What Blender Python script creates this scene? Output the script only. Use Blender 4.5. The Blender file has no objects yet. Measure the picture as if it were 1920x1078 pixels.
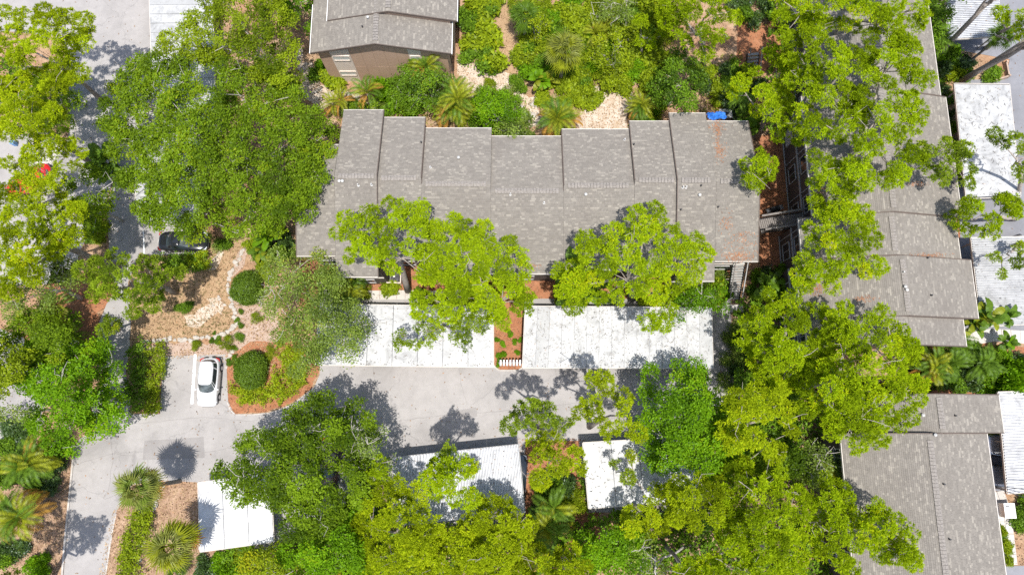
import bpy, bmesh, math, random
import numpy as np
from mathutils import Vector, Matrix

# ------------------------------------------------------------------ scene, camera, light
S = bpy.context.scene
COL = S.collection
R = math.radians
CAM_H, TILT, FPX = 62.0, R(11.5), 1280.0
cam_d = bpy.data.cameras.new('camera'); cam = bpy.data.objects.new('camera', cam_d); COL.objects.link(cam)
cam.location = (0, 0, CAM_H); cam.rotation_euler = (TILT, 0, 0)
cam_d.sensor_width = 36; cam_d.lens = 24; cam_d.clip_start = 0.5; cam_d.clip_end = 2000
S.camera = cam
SUN = Vector((-0.055, 0.26, -1.0)).normalized()          # travel direction of the light
world = bpy.data.worlds.new('World'); S.world = world; world.use_nodes = True
wn = world.node_tree.nodes; bg = wn['Background']
sky = wn.new('ShaderNodeTexSky'); sky.sky_type = 'NISHITA'; sky.sun_disc = False
sky.sun_elevation = math.asin(-SUN.z); sky.sun_rotation = math.atan2(-SUN.x, -SUN.y)
sky.air_density = 1.0; sky.dust_density = 1.6; sky.ozone_density = 1.0
world.node_tree.links.new(sky.outputs[0], bg.inputs[0]); bg.inputs[1].default_value = 0.15
sun_d = bpy.data.lights.new('sun', 'SUN'); sun_d.energy = 4.4; sun_d.angle = R(0.55); sun_d.color = (1.0, 0.965, 0.91)
sun = bpy.data.objects.new('sun', sun_d); COL.objects.link(sun)
sun.rotation_euler = (-SUN).to_track_quat('Z', 'Y').to_euler()
vs = S.view_settings
vs.view_transform = 'Standard'; vs.look = 'None'; vs.gamma = 1; vs.use_curve_mapping = False; vs.exposure = 0.50
S.cycles.max_bounces = 7; S.cycles.diffuse_bounces = 4; S.cycles.transmission_bounces = 4; S.cycles.glossy_bounces = 3
S.cycles.use_denoising = False

# ------------------------------------------------------------------ helpers
ct, st = math.cos(TILT), math.sin(TILT)
def at(px, py, z=0.0):
    """measure: the place at height z that the photograph (1920 wide) shows at px, py"""
    a, b = (px - 960.0) / FPX, -(py - 539.0) / FPX
    d = np.array([a, b * ct + st, b * st - ct])
    t = (z - CAM_H) / d[2]
    return Vector((d[0] * t, d[1] * t, z))
rng = np.random.default_rng(7); rnd = random.Random(7)

def tag(o, label=None, cat=None, group=None, kind=None):
    if label: o['label'] = label
    if cat: o['category'] = cat
    if group: o['group'] = group
    if kind: o['kind'] = kind
    return o
def empty(name, loc, label=None, cat=None, group=None, rz=0):
    o = bpy.data.objects.new(name, None); COL.objects.link(o); o.location = loc; o.rotation_euler = (0, 0, rz)
    o.empty_display_size = 0.2
    return tag(o, label, cat, group)
def link(name, me, mat=None, parent=None):
    o = bpy.data.objects.new(name, me); COL.objects.link(o)
    if mat is not None:
        if isinstance(mat, (list, tuple)):
            if not me.materials:
                for m in mat: me.materials.append(m)
        elif not me.materials: me.materials.append(mat)
    if parent is not None: o.parent = parent
    return o
def kid(src, parent, loc=None, rot=None, scale=None, name=None):
    o = src.copy(); COL.objects.link(o); o.parent = parent
    if loc is not None: o.location = loc
    if rot is not None: o.rotation_euler = rot
    if scale is not None: o.scale = (scale,) * 3 if isinstance(scale, (int, float)) else scale
    return o
def copy_tree(o, parent=None):
    c = o.copy(); COL.objects.link(c); c.parent = parent
    for ch in list(o.children): copy_tree(ch, c)
    return c

class MB:
    """collects shapes, builds one mesh"""
    def __init__(s): s.v = []; s.f = []
    def poly(s, pts):
        n = len(s.v); s.v += [tuple(p) for p in pts]; s.f.append(tuple(range(n, n + len(pts)))); return s
    def box(s, c, d, rz=0, M=None):
        x, y, z = d[0] / 2, d[1] / 2, d[2] / 2
        n = len(s.v); co, si = math.cos(rz), math.sin(rz)
        for sx, sy, sz in ((-1,-1,-1),(1,-1,-1),(1,1,-1),(-1,1,-1),(-1,-1,1),(1,-1,1),(1,1,1),(-1,1,1)):
            p = Vector((sx*x*co - sy*y*si, sx*x*si + sy*y*co, sz*z))
            if M: p = M @ p
            s.v.append((c[0]+p.x, c[1]+p.y, c[2]+p.z))
        for f in ((0,3,2,1),(4,5,6,7),(0,1,5,4),(1,2,6,5),(2,3,7,6),(3,0,4,7)): s.f.append(tuple(n+i for i in f))
        return s
    def bar(s, a, b, w, h):
        a, b = Vector(a), Vector(b); d = b - a
        q = d.to_track_quat('Y', 'Z').to_matrix()
        return s.box((a + b) / 2, (w, d.length, h), M=q)
    def tube(s, pts, rad, n=6, cap=True):
        pts = [Vector(p) for p in pts]
        if isinstance(rad, (int, float)): rad = [rad] * len(pts)
        base = len(s.v); up = Vector((0.13, 0.31, 0.94))
        for i, p in enumerate(pts):
            d = (pts[min(i+1, len(pts)-1)] - pts[max(i-1, 0)])
            if d.length < 1e-6: d = Vector((0, 0, 1))
            d.normalize(); u = d.cross(up)
            if u.length < 0.05: u = d.cross(Vector((1, 0, 0)))
            u.normalize(); w = d.cross(u)
            for k in range(n):
                a = 2*math.pi*k/n
                s.v.append(tuple(p + (u*math.cos(a) + w*math.sin(a)) * rad[i]))
        for i in range(len(pts)-1):
            for k in range(n):
                a, b = base+i*n+k, base+i*n+(k+1) % n
                s.f.append((a, b, b+n, a+n))
        if cap:
            s.f.append(tuple(base+k for k in range(n))[::-1]); s.f.append(tuple(base+(len(pts)-1)*n+k for k in range(n)))
        return s
    def cyl(s, c, r, h, n=12, r2=None):
        c = Vector(c); return s.tube([c, c + Vector((0, 0, h))], [r, r if r2 is None else r2], n)
    def prism(s, pts, z0, z1):
        n = len(s.v); k = len(pts)
        s.v += [(p[0], p[1], z0) for p in pts] + [(p[0], p[1], z1) for p in pts]
        s.f.append(tuple(range(n, n+k))[::-1]); s.f.append(tuple(range(n+k, n+2*k)))
        for i in range(k): s.f.append((n+i, n+(i+1) % k, n+k+(i+1) % k, n+k+i))
        return s
    def mesh(s, name, smooth=False, recalc=False, bevel=0):
        me = bpy.data.meshes.new(name); me.from_pydata(s.v, [], s.f)
        if recalc or bevel:
            bm = bmesh.new(); bm.from_mesh(me)
            bmesh.ops.recalc_face_normals(bm, faces=bm.faces)
            if bevel:
                bmesh.ops.bevel(bm, geom=[e for e in bm.edges if e.is_manifold and e.calc_face_angle(0) > 0.5], offset=bevel, segments=2, affect='EDGES', profile=0.6)
            bm.to_mesh(me); bm.free()
        if smooth: me.polygons.foreach_set('use_smooth', [True] * len(me.polygons))
        me.update(); return me
    def obj(s, name, mat=None, parent=None, smooth=False, recalc=False, bevel=0):
        return link(name, s.mesh(name, smooth, recalc, bevel), mat, parent)

def quick_mesh(name, V, nv, tint=None):
    """V: (faces, nv, 3) loose faces"""
    F = V.shape[0]
    me = bpy.data.meshes.new(name)
    me.vertices.add(F * nv); me.vertices.foreach_set('co', np.ascontiguousarray(V, np.float32).ravel())
    me.loops.add(F * nv); me.loops.foreach_set('vertex_index', np.arange(F * nv, dtype=np.int32))
    me.polygons.add(F); me.polygons.foreach_set('loop_start', np.arange(F, dtype=np.int32) * nv)
    me.update(calc_edges=True)
    if tint is not None:
        at_ = me.attributes.new('tint', 'FLOAT', 'FACE'); at_.data.foreach_set('value', np.asarray(tint, np.float32))
    return me

# ------------------------------------------------------------------ materials
def mat_new(name):
    m = bpy.data.materials.new(name); m.use_nodes = True
    nt = m.node_tree; return m, nt, nt.nodes['Principled BSDF'], nt.nodes['Material Output']
def N(nt, t, **kw):
    n = nt.nodes.new(t)
    for k, v in kw.items():
        if k in n.bl_rna.properties: setattr(n, k, v)
        else: n.inputs[k].default_value = v
    return n
def ramp(nt, fac, stops, interp='LINEAR'):
    n = nt.nodes.new('ShaderNodeValToRGB'); cr = n.color_ramp; cr.interpolation = interp
    while len(cr.elements) < len(stops): cr.elements.new(0.5)
    for e, (p, c) in zip(cr.elements, stops):
        e.position = p; e.color = (*c, 1) if len(c) == 3 else c
    nt.links.new(fac, n.inputs[0]); return n.outputs[0]
def mixc(nt, fac, a, b, mode='MIX'):
    n = nt.nodes.new('ShaderNodeMix'); n.data_type = 'RGBA'; n.blend_type = mode
    for i, v in ((0, fac), (6, a), (7, b)):
        if hasattr(v, 'links'): nt.links.new(v, n.inputs[i])
        elif i == 0: n.inputs[0].default_value = v
        else: n.inputs[i].default_value = (*v, 1)
    return n.outputs[2]
def coords(nt, kind='Object'):
    return nt.nodes.new('ShaderNodeTexCoord').outputs[kind]
def geo_pos(nt): return nt.nodes.new('ShaderNodeNewGeometry').outputs['Position']
def noise(nt, co, scale, detail=4, rough=0.55, dist=0.0):
    n = N(nt, 'ShaderNodeTexNoise'); n.inputs['Scale'].default_value = scale; n.inputs['Detail'].default_value = detail
    n.inputs['Roughness'].default_value = rough; n.inputs['Distortion'].default_value = dist
    if co is not None: nt.links.new(co, n.inputs['Vector'])
    return n.outputs['Fac']
def bump(nt, h, p, dist=0.02, strength=0.6):
    b = N(nt, 'ShaderNodeBump'); b.inputs['Distance'].default_value = dist; b.inputs['Strength'].default_value = strength
    nt.links.new(h, b.inputs['Height']); nt.links.new(b.outputs[0], p.inputs['Normal'])

def simple(name, col, rough=0.6, metal=0.0, var=0.12, scale=3.0, spec=0.5):
    m, nt, p, out = mat_new(name)
    f = noise(nt, geo_pos(nt), scale, 5, 0.6)
    c = ramp(nt, f, [(0.25, tuple(max(0, x*(1-var*2)) for x in col)), (0.55, col), (0.8, tuple(min(1, x*(1+var)) for x in col))])
    nt.links.new(c, p.inputs['Base Color']); p.inputs['Roughness'].default_value = rough; p.inputs['Metallic'].default_value = metal
    p.inputs['Specular IOR Level'].default_value = spec
    return m

def leaf_mat(name, dark, light, trans, tfac=0.4, gloss=0.0):
    """leaf colour varies leaf by leaf through the face attribute tint"""
    m, nt, p, out = mat_new(name)
    a = N(nt, 'ShaderNodeAttribute'); a.attribute_name = 'tint'
    oi = N(nt, 'ShaderNodeObjectInfo')
    ad = N(nt, 'ShaderNodeMath', operation='MULTIPLY_ADD'); ad.inputs[1].default_value = 0.22; nt.links.new(oi.outputs['Random'], ad.inputs[0])
    nt.links.new(a.outputs['Fac'], ad.inputs[2])
    sb = N(nt, 'ShaderNodeMath', operation='SUBTRACT'); nt.links.new(ad.outputs[0], sb.inputs[0]); sb.inputs[1].default_value = 0.11
    c = ramp(nt, sb.outputs[0], [(0.0, dark), (0.62, light), (0.93, tuple(min(1, x*1.25) for x in light)), (1.0, (light[0]*1.32+.03, light[1]*1.08+.02, light[2]))])
    d = N(nt, 'ShaderNodeBsdfDiffuse'); nt.links.new(c, d.inputs[0])
    t = N(nt, 'ShaderNodeBsdfTranslucent')
    tc = mixc(nt, 0.55, c, trans); nt.links.new(tc, t.inputs[0])
    mx = N(nt, 'ShaderNodeMixShader'); mx.inputs[0].default_value = tfac
    nt.links.new(d.outputs[0], mx.inputs[1]); nt.links.new(t.outputs[0], mx.inputs[2])
    last = mx.outputs[0]
    if gloss:
        g = N(nt, 'ShaderNodeBsdfGlossy'); g.inputs['Roughness'].default_value = 0.45; g.inputs[0].default_value = (0.9, 0.95, 1, 1)
        m2 = N(nt, 'ShaderNodeMixShader'); m2.inputs[0].default_value = gloss
        nt.links.new(last, m2.inputs[1]); nt.links.new(g.outputs[0], m2.inputs[2]); last = m2.outputs[0]
    nt.links.new(last, out.inputs['Surface']); nt.nodes.remove(p)
    return m

M = {}
M['pine_bright'] = leaf_mat('pine_bright', (.12,.18,.006), (.325,.44,.010), (.50,.64,.008), .42)
M['pine_yellow'] = leaf_mat('pine_yellow', (.135,.18,.006), (.365,.455,.012), (.55,.66,.010), .42)
M['pine_green'] = leaf_mat('pine_green', (.09,.145,.012), (.25,.345,.02), (.34,.46,.02), .40)
M['oak_green'] = leaf_mat('oak_green', (.055,.10,.006), (.185,.285,.012), (.28,.42,.01), .40, .005)
M['oak_vivid'] = leaf_mat('oak_vivid', (.055,.125,.005), (.165,.32,.008), (.24,.46,.006), .40, .005)
M['oak_yellow'] = leaf_mat('oak_yellow', (.08,.125,.006), (.25,.325,.012), (.36,.45,.01), .40, .005)
M['oak_grey'] = leaf_mat('oak_grey', (.08,.12,.016), (.22,.305,.045), (.28,.38,.03), .38, .012)
M['shrub_yellow'] = leaf_mat('shrub_yellow', (.08,.125,.008), (.29,.37,.012), (.42,.54,.01), .40, .008)
M['shrub_green'] = leaf_mat('shrub_green', (.045,.09,.010), (.15,.265,.014), (.21,.36,.015), .36, .008)
M['shrub_dark'] = leaf_mat('shrub_dark', (.022,.045,.012), (.065,.12,.02), (.1,.19,.03), .3, .03)
M['hedge'] = leaf_mat('hedge', (.04,.085,.008), (.145,.235,.016), (.13,.25,.01), .3, .018)
M['palm_fan'] = leaf_mat('palm_fan', (.085,.10,.02), (.25,.275,.055), (.34,.38,.05), .32, .012)
M['palm_yellow'] = leaf_mat('palm_yellow', (.09,.115,.008), (.29,.325,.018), (.44,.46,.01), .38, .012)
M['palm_green'] = leaf_mat('palm_green', (.035,.085,.008), (.125,.215,.018), (.17,.30,.02), .36, .010)
M['dead_frond'] = leaf_mat('dead_frond', (.25,.13,.03), (.48,.27,.06), (.5,.3,.05), .3)
M['grass'] = leaf_mat('grass', (.06,.09,.02), (.16,.18,.05), (.2,.25,.05), .3)
M['litter_pale'] = leaf_mat('litter_pale', (.20,.125,.065), (.46,.33,.20), (.2,.12,.05), .1)
M['litter'] = leaf_mat('litter', (.07,.04,.025), (.30,.19,.11), (.2,.12,.05), .1)
M['straw'] = leaf_mat('straw', (.14,.06,.035), (.36,.17,.085), (.3,.15,.06), .1)
M['twig_pale'] = leaf_mat('twig_pale', (.16,.15,.14), (.36,.34,.31), (.1,.1,.1), .05)
M['twig'] = leaf_mat('twig', (.06,.055,.05), (.22,.19,.16), (.1,.1,.1), .05)

def bark(name, a, b):
    m, nt, p, out = mat_new(name)
    f = noise(nt, geo_pos(nt), 9, 6, 0.65)
    nt.links.new(ramp(nt, f, [(0.3, a), (0.68, b)]), p.inputs['Base Color']); p.inputs['Roughness'].default_value = 0.9
    bump(nt, f, p, 0.03, 0.8); return m
M['bark_pine'] = bark('bark_pine', (.15,.12,.10), (.42,.37,.32))
M['bark_oak'] = bark('bark_oak', (.19,.165,.14), (.52,.48,.43))
M['bark_palm'] = bark('bark_palm', (.13,.11,.09), (.33,.29,.24))

def ground_mat():
    m, nt, p, out = mat_new('ground'); co = geo_pos(nt)
    big = noise(nt, co, 0.16, 5, 0.6, 0.4); mid = noise(nt, co, 1.1, 6, 0.65, 0.6); fine = noise(nt, co, 9, 6, 0.75)
    vor = N(nt, 'ShaderNodeTexVoronoi'); vor.inputs['Scale'].default_value = 7; nt.links.new(co, vor.inputs['Vector'])
    c1 = ramp(nt, mid, [(0.28, (.13,.082,.05)), (0.48, (.31,.20,.125)), (0.62, (.45,.33,.22)), (0.78, (.60,.51,.41))])
    c2 = ramp(nt, fine, [(0.3, (.16,.10,.06)), (0.55, (.42,.29,.18)), (0.75, (.62,.52,.40))])
    c = mixc(nt, 0.5, c1, c2)
    c = mixc(nt, ramp(nt, big, [(0.4, (0,0,0)), (0.6, (.55,.55,.55))]), c, (.30,.145,.075))
    c = mixc(nt, ramp(nt, vor.outputs['Distance'], [(0.0, (.75,.75,.75)), (0.16, (0,0,0))]), c, (.63,.55,.45))
    nt.links.new(c, p.inputs['Base Color']); p.inputs['Roughness'].default_value = 1; p.inputs['Specular IOR Level'].default_value = 0.1
    bump(nt, fine, p, 0.06, 0.9); return m
M['ground'] = ground_mat()
def mottled(name, cols, s1=2.0, s2=14.0, bumpd=0.04, edge=None):
    m, nt, p, out = mat_new(name); co = geo_pos(nt)
    a = noise(nt, co, s1, 6, 0.7, 0.5); b = noise(nt, co, s2, 6, 0.75)
    mx = N(nt, 'ShaderNodeMath', operation='MULTIPLY_ADD'); nt.links.new(b, mx.inputs[0]); mx.inputs[1].default_value = 0.55
    ml = N(nt, 'ShaderNodeMath', operation='MULTIPLY'); nt.links.new(a, ml.inputs[0]); ml.inputs[1].default_value = 0.45
    nt.links.new(ml.outputs[0], mx.inputs[2])
    c = ramp(nt, mx.outputs[0], [(0.3 + 0.4*i/(len(cols)-1), k) for i, k in enumerate(cols)])
    nt.links.new(c, p.inputs['Base Color']); p.inputs['Roughness'].default_value = 0.95; p.inputs['Specular IOR Level'].default_value = 0.15
    bump(nt, b, p, bumpd, 0.8); return m
M['mulch'] = mottled('mulch', [(.11,.045,.026), (.27,.112,.055), (.36,.165,.088), (.44,.245,.15)], 1.1, 16)
M['brown_litter'] = mottled('brown_litter', [(.10,.058,.038), (.24,.145,.095), (.40,.27,.18), (.52,.40,.29)], 0.9, 11, 0.06)
M['straw_ground'] = mottled('straw_ground', [(.17,.105,.058), (.30,.195,.11), (.375,.255,.152), (.48,.36,.24)], 0.9, 13, 0.03)
M['pink_gravel'] = mottled('pink_gravel', [(.20,.13,.09), (.34,.24,.185), (.42,.325,.265), (.56,.47,.41)], 1.2, 13, 0.05)
M['pale_sand'] = mottled('pale_sand', [(.27,.19,.12), (.40,.31,.225), (.53,.46,.385), (.62,.57,.51)], 1.0, 12, 0.03)

def asphalt(name, base, dark, crack=True):
    m, nt, p, out = mat_new(name); co = geo_pos(nt)
    big = noise(nt, co, 0.22, 5, 0.6, 0.3); mid = noise(nt, co, 1.4, 6, 0.7, 0.3); fine = noise(nt, co, 24, 3, 0.8)
    c = ramp(nt, big, [(0.3, tuple(x*.76 for x in base)), (0.5, base), (0.72, tuple(min(1, x*1.12) for x in base))])
    c = mixc(nt, ramp(nt, mid, [(0.42, (.0,)*3), (0.75, (.5,)*3)]), c, tuple(x*.72 for x in base))
    c = mixc(nt, ramp(nt, fine, [(0.33, (.2,)*3), (0.55, (0,)*3)]), c, dark)
    if crack:
        v = N(nt, 'ShaderNodeTexVoronoi', feature='DISTANCE_TO_EDGE'); v.inputs['Scale'].default_value = 0.13
        w = N(nt, 'ShaderNodeTexNoise'); w.inputs['Scale'].default_value = 0.9; w.inputs['Detail'].default_value = 5; nt.links.new(co, w.inputs['Vector'])
        va = N(nt, 'ShaderNodeVectorMath', operation='MULTIPLY_ADD'); nt.links.new(w.outputs['Color'], va.inputs[0]); va.inputs[1].default_value = (2.2,2.2,0); nt.links.new(co, va.inputs[2])
        nt.links.new(va.outputs[0], v.inputs['Vector'])
        c = mixc(nt, ramp(nt, v.outputs['Distance'], [(0.0, (.5,)*3), (0.006, (0,)*3)]), c, dark)
        # tyre tracks and oil drips
        s = noise(nt, co, 0.55, 3, 0.5, 1.5)
        c = mixc(nt, ramp(nt, s, [(0.66, (0,)*3), (0.78, (.35,)*3)]), c, tuple(x*.55 for x in base))
    nt.links.new(c, p.inputs['Base Color']); p.inputs['Roughness'].default_value = 0.9; p.inputs['Specular IOR Level'].default_value = 0.25
    bump(nt, fine, p, 0.01, 0.5); return m
M['asphalt'] = asphalt('asphalt', (.335,.315,.30), (.17,.16,.155))
M['asphalt_blue'] = asphalt('asphalt_blue', (.225,.225,.24), (.13,.13,.14))
M['asphalt_patch'] = asphalt('asphalt_patch', (.27,.252,.24), (.16,.15,.15), False)
M['concrete'] = asphalt('concrete', (.50,.47,.43), (.3,.28,.25), False)
M['kerb'] = simple('kerb', (.46,.42,.38), .9, var=.2)
M['paint_white'] = simple('paint_white', (.80,.80,.79), .7, var=.06, scale=6)

def shingle_mat(name, tones):
    m, nt, p, out = mat_new(name)
    a = N(nt, 'ShaderNodeAttribute'); a.attribute_name = 'tint'; co = geo_pos(nt)
    big = noise(nt, co, 0.3, 5, 0.6, 0.4); fine = noise(nt, co, 30, 3, 0.8)
    c = ramp(nt, a.outputs['Fac'], tones)
    c = mixc(nt, ramp(nt, fine, [(0.35, (.30,)*3), (0.62, (0,)*3)]), c, (.10,.092,.085))
    c = mixc(nt, ramp(nt, big, [(0.45, (0,)*3), (0.75, (.45,)*3)]), c, (.15,.132,.115))
    med = noise(nt, co, 2.6, 6, 0.75, 1.2)
    c = mixc(nt, ramp(nt, med, [(0.52, (0,)*3), (0.70, (.28,)*3)]), c, (.31,.285,.24))
    nt.links.new(c, p.inputs['Base Color']); p.inputs['Roughness'].default_value = 0.95; p.inputs['Specular IOR Level'].default_value = 0.2
    bump(nt, fine, p, 0.01, 0.6); return m
M['shingle'] = shingle_mat('shingle', [(0, (.17,.154,.133)), (.35, (.205,.186,.161)), (.72, (.232,.210,.181)), (.8, (.262,.238,.203)), (1, (.32,.291,.246))])
M['deck'] = simple('deck', (.16,.145,.13), .95)
M['fascia'] = simple('fascia', (.60,.55,.49), .6, var=.08)
M['fascia_dark'] = simple('fascia_dark', (.10,.075,.06), .7)
M['siding'] = mottled('siding', [(.36,.24,.165), (.45,.305,.215), (.49,.335,.24), (.53,.375,.28)], .5, 5, .01)
M['siding_dark'] = simple('siding_dark', (.085,.066,.056), .8, var=.15)
M['siding_tan'] = simple('siding_tan', (.42,.33,.26), .8, var=.1)
M['cream'] = simple('cream', (.66,.56,.48), .7, var=.06)
M['trim_grey'] = simple('trim_grey', (.38,.37,.36), .7)
M['glass'] = simple('glass', (.03,.04,.042), .08, var=.1)
M['blind'] = simple('blind', (.55,.56,.53), .25, var=.08)
M['pvc'] = simple('pvc', (.80,.79,.76), .4, var=.04)
M['black'] = simple('black', (.022,.022,.024), .45)
M['dark_metal'] = simple('dark_metal', (.09,.09,.095), .4, .6)
M['wood_grey'] = simple('wood_grey', (.20,.18,.165), .85, var=.25, scale=7)
M['wood_tan'] = simple('wood_tan', (.40,.29,.22), .85, var=.2)
M['tread'] = simple('tread', (.27,.265,.25), .85, var=.12)
def white_roof(name, base, dirt):
    m, nt, p, out = mat_new(name); co = geo_pos(nt)
    a = noise(nt, co, 0.8, 6, 0.72, 0.8); b = noise(nt, co, 5.5, 5, 0.7, 1.0)
    c = ramp(nt, a, [(0.32, base), (0.48, tuple(x*.9 for x in base)), (0.66, tuple(x*.56 for x in base))])
    oi = N(nt, 'ShaderNodeObjectInfo')
    c = mixc(nt, ramp(nt, oi.outputs['Random'], [(0.6, (0,)*3), (1, (.8,)*3)]), c, tuple(x*.70 for x in base))
    c = mixc(nt, ramp(nt, b, [(0.58, (0,)*3), (0.72, (.75,)*3)]), c, dirt)
    nt.links.new(c, p.inputs['Base Color']); p.inputs['Roughness'].default_value = 0.5; return m
M['roof_white'] = white_roof('roof_white', (.45,.45,.443), (.25,.24,.22))
M['roof_clean'] = white_roof('roof_clean', (.60,.60,.60), (.48,.475,.465))
M['roof_metal'] = white_roof('roof_metal', (.52,.53,.55), (.32,.33,.34))
M['roof_valley'] = simple('roof_valley', (.27,.275,.285), .6, var=.25)
def paint(name, col, rough=.22, metal=0.):
    m, nt, p, out = mat_new(name); f = noise(nt, geo_pos(nt), 14, 4, .6)
    nt.links.new(ramp(nt, f, [(.3, tuple(x*.9 for x in col)), (.6, col)]), p.inputs['Base Color'])
    p.inputs['Roughness'].default_value = rough; p.inputs['Metallic'].default_value = metal; p.inputs['Coat Weight'].default_value = .7; p.inputs['Coat Roughness'].default_value = .06
    return m
M['car_white'] = paint('car_white', (.60,.60,.605)); M['car_black'] = paint('car_black', (.012,.013,.016)); M['car_red'] = paint('car_red', (.55,.012,.012))
M['car_maroon'] = paint('car_maroon', (.045,.018,.014)); M['car_blue'] = paint('car_blue', (.02,.026,.04)); M['car_silver'] = paint('car_silver', (.5,.51,.53), .25, .6)
M['car_grey'] = paint('car_grey', (.27,.28,.30), .25, .5)
M['tyre'] = simple('tyre', (.02,.02,.02), .9); M['alloy'] = simple('alloy', (.5,.5,.52), .3, .9)
M['lamp_clear'] = simple('lamp_clear', (.6,.62,.65), .1); M['lamp_red'] = simple('lamp_red', (.4,.01,.01), .15)
M['bin_blue'] = simple('bin_blue', (.16,.33,.62), .5)
M['tarp'] = simple('tarp', (.03,.17,.58), .55, var=.3, scale=5); M['green_plastic'] = simple('green_plastic', (.01,.22,.10), .4)
M['rock'] = mottled('rock', [(.22,.19,.16), (.36,.32,.275), (.46,.42,.37), (.55,.52,.47)], 3, 20, .03)
M['terracotta'] = simple('terracotta', (.55,.20,.06), .8)
# ------------------------------------------------------------------ ground, roads, beds
_lvl = [0.004]
ROADS = []
def sheet(name, px, mat, kind='structure', wig=0.0, step=0.6, z=None, label=None):
    if name in ('road', 'lane', 'parking_area'): ROADS.append(px)
    if z is None: _lvl[0] += 0.0012; z = _lvl[0]
    P = [at(x, y, 0) for x, y in px]; pts = []
    for i, a in enumerate(P):
        b = P[(i+1) % len(P)]; n = max(1, int((b-a).length / step)) if wig else 1
        for k in range(n):
            q = a.lerp(b, k/n)
            if wig and k: q = q + Vector((rnd.gauss(0, wig), rnd.gauss(0, wig), 0))
            pts.append((q.x, q.y, z))
    bm = bmesh.new(); f = bm.faces.new([bm.verts.new(p) for p in pts])
    bmesh.ops.triangulate(bm, faces=[f]); bmesh.ops.recalc_face_normals(bm, faces=bm.faces)
    for f in bm.faces:
        if f.normal.z < 0: f.normal_flip()
    me = bpy.data.meshes.new(name); bm.to_mesh(me); bm.free()
    return tag(link(name, me, mat), kind=kind)

g = MB().poly([(-420,-420,0),(420,-420,0),(420,420,0),(-420,420,0)]).obj('ground', M['ground']); tag(g, kind='structure')
# planting soil and loose ground
sheet('soil_bed', [(245,480),(330,470),(400,455),(470,455),(468,480),(430,520),(436,560),(445,615),(425,630),(330,642),(270,640),(246,650),(243,600)], M['straw_ground'], wig=.12)
sheet('gravel_bed', [(436,560),(520,570),(530,700),(450,700),(425,668),(300,668),(250,660),(270,645),(330,645),(425,634),(447,617)], M['pink_gravel'], wig=.15)
sheet('mulch_bed', [(424,668),(470,640),(560,640),(600,690),(585,728),(545,755),(500,772),(440,776),(426,755)], M['mulch'], wig=.05)
sheet('mulch_bed', [(926,560),(984,560),(982,683),(972,692),(938,692),(927,683)], M['mulch'], wig=.02)
sheet('mulch_bed', [(560,480),(1380,480),(1380,580),(560,580)], M['mulch'])
sheet('mulch_bed', [(972,822),(1096,822),(1130,1000),(1080,1078),(990,1090)], M['mulch'], wig=.1)
sheet('mulch_bed', [(1425,255),(1482,255),(1484,500),(1470,530),(1425,540)], M['mulch'], wig=.12)
sheet('mulch_bed', [(1380,40),(1470,40),(1480,130),(1380,140)], M['mulch'], wig=.15)
sheet('mulch_bed', [(1200,980),(1420,980),(1420,1120),(1200,1120)], M['brown_litter'], wig=.2)
sheet('litter_bed', [(1360,560),(1720,560),(1720,1100),(1360,1100)], M['brown_litter'], wig=.3)
sheet('mulch_bed', [(1770,380),(1830,380),(1830,446),(1770,446)], M['mulch'], wig=.1)
sheet('soil_bed', [(1715,640),(1925,650),(1925,745),(1715,745)], M['mulch'], wig=.2)
sheet('litter_bed', [(0,820),(135,830),(118,1100),(-10,1100)], M['brown_litter'], wig=.2)
sheet('soil_bed', [(212,955),(250,920),(390,900),(390,1100),(180,1100)], M['brown_litter'], wig=.12)
sheet('litter_bed', [(100,500),(215,520),(188,600),(180,690),(150,720),(40,660)], M['mulch'], wig=.3)
sheet('soil_bed', [(360,1020),(700,900),(720,1100),(350,1100)], M['brown_litter'], wig=.3)
sheet('sand_bed', [(915,-40),(985,-40),(985,100),(960,160),(985,190),(1000,240),(850,240),(860,120),(930,110)], M['straw_ground'], wig=.2)
sheet('sand_bed', [(560,80),(600,160),(660,175),(700,200),(640,215),(580,190),(555,120)], M['pale_sand'], wig=.25)
sheet('sand_bed', [(855,110),(960,140),(985,195),(940,230),(880,185)], M['pale_sand'], wig=.25)
sheet('sand_bed', [(950,180),(1010,180),(1010,235),(940,240)], M['pale_sand'], wig=.25)
sheet('sand_bed', [(1090,165),(1180,165),(1190,190),(1175,215),(1170,250),(1090,248)], M['pale_sand'], wig=.2)
sheet('sand_bed', [(1125,180),(1170,180),(1175,200),(1130,205)], M['pale_sand'], wig=.15)
sheet('sand_bed', [(345,590),(372,580),(400,565),(415,570),(390,600),(372,615),(352,612)], M['pale_sand'], wig=.2)
sheet('sand_bed', [(388,560),(410,557),(421,572),(415,590),(400,575)], M['pale_sand'], wig=.15)
sheet('sand_bed', [(395,490),(412,470),(420,473),(405,505),(392,508)], M['pale_sand'], wig=.08)
sheet('sand_bed', [(448,470),(468,460),(458,500),(436,520),(436,505)], M['pink_gravel'], wig=.06)
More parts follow.
